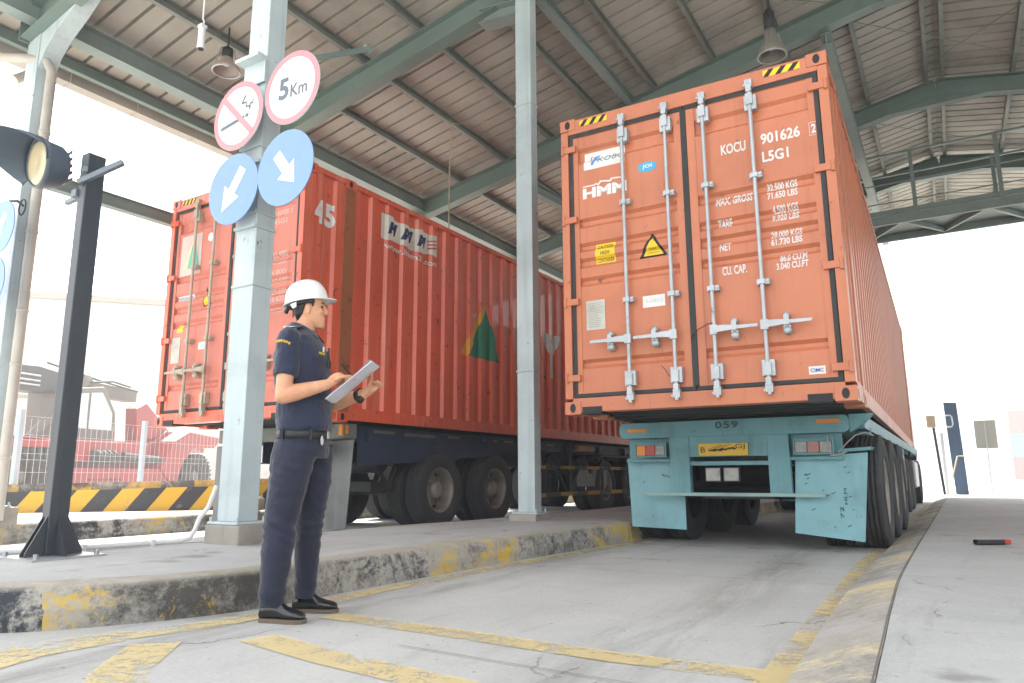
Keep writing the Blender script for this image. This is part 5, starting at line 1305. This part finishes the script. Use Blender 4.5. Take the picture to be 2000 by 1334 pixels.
# shirt
sh = MB()
sec(sh, [(-.045, 0, .895, .128, .160), (-.045, 0, .925, .146, .176), (-.05, 0, .97, .147, .176), (-.054, 0, 1.04, .143, .172), (-.060, 0, 1.12, .146, .178), (-.068, 0, 1.2, .147, .190), (-.078, 0, 1.28, .143, .20), (-.085, 0, 1.35, .125, .20), (-.086, 0, 1.395, .10, .175), (-.084, 0, 1.425, .078, .12), (-.082, 0, 1.445, .068, .082)])
def sleeve(sh_, el, f=.66):
    e = sh_.lerp(el, f); d = (el-sh_).normalized()
    cap(sh, sh_+V((0, 0, -.005)), sh_.lerp(e, .5), .064, .064); limb(sh, [(sh_, .058, .058), (sh_.lerp(e, .5), .064, .060), (e, .066, .060), (e+d*.004, .064, .058)])
sleeve(SH_N, EL_N); sleeve(SH_F, EL_F, .62)
def wrinkle(co):
    a = .0055*noise.noise(V((co.x*14, co.y*8, co.z*22)))+.003*noise.noise(co*40)
    if co.z < 1.0: a += .006*math.sin(co.z*95+4*noise.noise(co*9))*max(0, (1.0-co.z)*8)*.35
    if co.z > 1.2 and co.x > -.02: a *= .6
    return a
shirt = bake(sh, 'shirt', M_shirt, pr_, .0058, 4, .5, wrinkle)
# collar, placket, pockets, patches
co_ = MB()
for s in (-1, 1):
    pts = []
    A1 = [V((-.150, s*.002, 1.494)), V((-.134, s*.046, 1.490)), V((-.088, s*.068, 1.477)), V((-.036, s*.056, 1.454)), V((.0, s*.018, 1.425))]
    A2 = [V((-.176, s*.002, 1.449)), V((-.158, s*.068, 1.446)), V((-.092, s*.104, 1.442)), V((.0, s*.092, 1.402)), V((.050, s*.062, 1.366))]
    co_.loft([A1, A2], False, True, False)
    co_.loft([A1, [p+V((.004, -s*.006, -.05)) for p in A1]], False, True, False)
co = co_.build('collar', M_shirt, shirt, recalc=False); so = co.modifiers.new('t', 'SOLIDIFY'); so.thickness = .006; so.offset = 0
cs = co.modifiers.new('s', 'SUBSURF'); cs.levels = cs.render_levels = 1
def patch(name, c, ux, uy, pts, mat, parent, e=.0):
    m = MB(); ux = V(ux).normalized(); uy = V(uy); uy = (uy-ux*uy.dot(ux)).normalized(); nn = ux.cross(uy)
    m.prism(pts, V(c), ux, uy, nn, e, e+.004); return m.build(name, mat, parent)
M_gold = paint('gold_thread', 'c9a63c', .5, 0, 0)
# shoulder patch on the near sleeve: small gold arc following the sleeve
m = MB()
for i in range(6):
    a0 = -.036+i*.0125; zc = 1.352-.9*(a0+.002)**2*8-.012*i/5
    m.tube([(-.108+a0, -.2515+.25*abs(a0+.0)*.6, zc), (-.108+a0+.010, -.2515+.25*abs(a0+.01)*.6, zc-.003)], .0085, 8)
m.build('shoulder_badge', M_gold, shirt)
m = MB(); m.box((-.145, -.150, 1.428), (-.085, -.105, 1.441)); eb = m.build('epaulette_badge', M_signw, shirt, .003)
m = MB(); m.bar((-.10, -.21, 1.418), (-.075, -.085, 1.452), .045, .008); m.build('epaulette', M_trou, shirt, .002)
def chest(y, z): return -.055+.118*max(0, 1-(y/.21)**2)**.5
def chest_patch(name, y0, y1, z0, z1, mat, e=.02):
    m = MB(); n = 6; R = []
    for zz in (z0, z1): R.append([V((-.078+(.146+e)*max(0.01, 1-abs((y0+(y1-y0)*i/n)/.20)**2.3)**(1/2.3), y0+(y1-y0)*i/n, zz)) for i in range(n+1)])
    m.loft(R, False, False, False); o = m.build(name, mat, shirt, recalc=False); so = o.modifiers.new('t', 'SOLIDIFY'); so.thickness = .005; so.offset = -1
    return o
chest_patch('pocket', -.15, -.055, 1.17, 1.265, M_shirt, .004); chest_patch('pocket_flap', -.152, -.052, 1.255, 1.285, M_trou, .007)
chest_patch('pocket', .055, .15, 1.17, 1.265, M_shirt, .004); chest_patch('pocket_flap', .052, .152, 1.255, 1.285, M_trou, .007)
chest_patch('name_badge', -.12, -.07, 1.30, 1.312, M_gold, .006)
chest_patch('placket', -.016, .016, .93, 1.35, M_shirt, .006)
m = MB(); m.tube([(.076, -.045, 1.325), (.083, -.04, 1.29), (.089, -.045, 1.25)], .006, 6); m.box((.082, -.06, 1.235), (.09, -.03, 1.275)); m.build('lanyard_badge', M_dark, shirt)
m = MB(); m.box((.056, -.075, 1.318), (.062, -.058, 1.345)); m.build('badge', M_signw, shirt)

# trousers
tr = MB()
sec(tr, [(-.05, 0, .90, .122, .155), (-.05, 0, .87, .130, .162), (-.052, 0, .82, .140, .170), (-.055, 0, .78, .135, .165)])
limb(tr, [(V((-.062, -.075, .84)), .118, .092), (V((-.078, -.085, .76)), .118, .095), (V((-.094, -.09, .65)), .104, .092), (V((-.112, -.10, .54)), .093, .084), (V((-.118, -.11, .45)), .086, .078), (V((-.122, -.12, .36)), .084, .074), (V((-.126, -.13, .26)), .078, .070), (V((-.129, -.14, .16)), .066, .064), (V((-.131, -.145, .072)), .066, .062)])
limb(tr, [(V((-.02, .08, .84)), .115, .092), (V((-.012, .085, .76)), .110, .092), (V((-.010, .092, .65)), .098, .086), (V((-.014, .10, .55)), .086, .078), (V((-.022, .105, .46)), .078, .072), (V((-.03, .11, .36)), .072, .068), (V((-.034, .115, .26)), .066, .064), (V((-.036, .118, .16)), .060, .060), (V((-.036, .12, .075)), .062, .060)])
def twr(co):
    n1 = noise.noise(V((co.x*7, co.y*6, co.z*16))); a = .006*n1+.0025*noise.noise(co*35)
    k_ = math.exp(-((co.z-.45)/.09)**2)+.9*math.exp(-((co.z-.12)/.06)**2)+.55*math.exp(-((co.z-.72)/.08)**2)
    a += .004*k_*math.sin(co.z*90+co.x*45+7*noise.noise(co*5)); return a
trs = bake(tr, 'trousers', M_trou, pr_, .0062, 4, .5, twr)
m = MB(); rings = []
for z, e in ((.872, 0), (.872, .006), (.912, .006), (.912, 0)):
    rings.append([V((-.048+(.132+e)*math.copysign(abs(math.cos(2*PI*k/36))**(2/2.3), math.cos(2*PI*k/36)), (.164+e)*math.copysign(abs(math.sin(2*PI*k/36))**(2/2.3), math.sin(2*PI*k/36)), z)) for k in range(36)])
m.loft(rings, True, True, False); bl = m.build('belt', M_blk, trs)
m = MB(); m.box((.086, -.034, .872), (.094, .016, .912)); m.build('buckle', M_galv, bl, .004)
m = MB(); m.tube([(.075, -.085, .862), (.079, -.085, .862)], .024, 16); m.build('belt_tag', M_signw, bl)
for x, y in ((-.12, -.158), (.03, -.145)): m = MB(); m.box((x-.006, y-.012, .866), (x+.006, y+.003, .918)); m.build('belt_loop', M_trou, bl)
# shoes
def shoe(x0, y0, ang):
    R = Matrix.Translation((x0, y0, 0)) @ Matrix.Rotation(ang, 4, 'Z') @ Matrix.Diagonal((.9, .92, .95, 1))
    sec_ = [(-.10, .030, .055), (-.09, .036, .078), (-.06, .039, .092), (-.02, .037, .098), (.02, .038, .088), (.06, .045, .064), (.10, .048, .052), (.14, .044, .044), (.165, .028, .034), (.172, .010, .024)]
    m = MB(); rings = []
    for x, w, h in sec_:
        R_ = []
        for k in range(16):
            a = 2*PI*k/16; c, s = math.cos(a), math.sin(a); z = .018+(h*.5)*(1+s) if s > -2 else 0
            R_.append(V((x, w*math.copysign(abs(c)**.8, c)*(1 if s < .2 else 1-.35*(s-.2)), z)))
        rings.append(R_)
    m.loft(rings, True, True, True); s = bake(m, 'shoe', M_shoe, pr_, .004, 3, .5); s.data.transform(R)
    m = MB(); top = []; 
    out = [(-.108, 0), (-.10, .028), (-.07, .041), (-.02, .039), (.04, .045), (.09, .052), (.14, .049), (.17, .032), (.182, 0), (.17, -.032), (.14, -.049), (.09, -.052), (.04, -.045), (-.02, -.039), (-.07, -.041), (-.10, -.028)]
    m.prism(out, (0, 0, 0), (1, 0, 0), (0, 1, 0), (0, 0, 1), .003, .024); o = m.build('sole', M_sole, s, .003, R)
    m = MB()
    for i in range(4): m.tube([(.0+i*.02, -.018, .108-i*.011), (.0+i*.02, .018, .108-i*.011)], .003, 6)
    o = m.build('laces', M_hair, s, 0, R)
shoe(-.098, -.15, math.radians(-12)); shoe(-.008, .12, math.radians(-3))
# watch
m = MB(); wp = EL_F.lerp(WR_F, .86); wd_ = (WR_F-EL_F).normalized(); m.lathe([(-.014, .030), (-.014, .036), (.014, .036), (.014, .030)], wp, wd_, 24)
wt = m.build('watch', M_blk, pr_); m = MB(); m.lathe([(-.008, 0), (-.008, .02), (.008, .02), (.008, 0)], wp+V((.012, -.028, -.026)), V((.35, -.6, -.6)), 20); m.build('dial', M_blk, wt)

# papers on a board, and the pen
PA, PB = V((.108, -.155, 1.066)), V((.345, -.155, 1.255))
cl_ = thing('paper_sheets', (-2.83, 2.68, 0), YAW, 'white paper sheets on a thin board held up in the inspector\'s hands', 'papers')
ux = (PB-PA).normalized(); wy = V((-.03, 1, -.03)).normalized(); nz = ux.cross(wy).normalized(); Lb = .305
m = MB(); m.prism([(0, 0), (Lb, 0), (Lb+.012, .215), (.005, .215)], PA, ux, wy, nz, 0, .004); m.build('board', paint('white_board', 'd4d6e2', .5, 0, .05), cl_)
m = MB(); R0_ = []
for j in range(5): R0_.append([PA+ux*(Lb*i/10-.006)+wy*(.2*j/4-.002)+nz*(.0055+.004*math.sin(i*.8)*(.5 if j else 1)+(.02*max(0, i/10-.75)*(1-j/4))) for i in range(11)])
m.loft(R0_, False, True, False); m.build('sheet', M_signw, cl_, recalc=False)
m = MB(); m.box((0, 0, 0), (.012, .05, .008)); bx = m.build('clip', M_galv, cl_, 0, Matrix.Translation(PB-ux*.012+wy*.08+nz*.004) @ Matrix((ux, wy, nz)).transposed().to_4x4())
pe = thing('pen', (-2.83, 2.68, 0), YAW, 'thin dark pen held in the inspector\'s writing hand', 'pen')
a, b = V((.172, -.11, 1.248)), V((.243, -.09, 1.172)); m = MB(); m.tube([a, a.lerp(b, .9), b], [.0042, .0042, .001], 8); m.build('barrel', M_ink, pe)
m = MB(); m.tube([a+V((0, 0, .001)), a.lerp(b, .35)], .005, 8); m.build('cap', M_ink, pe)

# ------------------------------------------------------------------ bright hazy air
m = MB(); m.box((-395, -190, -1), (395, 590, 40)); hz = m.build('haze', None); hz.data.materials.clear()
hm = bpy.data.materials.new('haze'); hm.use_nodes = True; nt = hm.node_tree; nt.nodes.remove(nt.nodes['Principled BSDF'])
pvn = nt.nodes.new('ShaderNodeVolumePrincipled'); pvn.inputs['Color'].default_value = (.97, .97, .96, 1); pvn.inputs['Density'].default_value = .008; pvn.inputs['Anisotropy'].default_value = .2
nt.links.new(pvn.outputs[0], nt.nodes['Material Output'].inputs['Volume']); hz.data.materials.append(hm); hz['kind'] = 'stuff'
hz.display_type = 'WIRE'

# the inspector and what he holds share one slightly slimmer build
for o in (pr_, cl_, pe):
    o.scale = (.935, .95, 1.0); o.location = (-2.83+.012*math.cos(YAW), 2.68+.012*math.sin(YAW), 0)
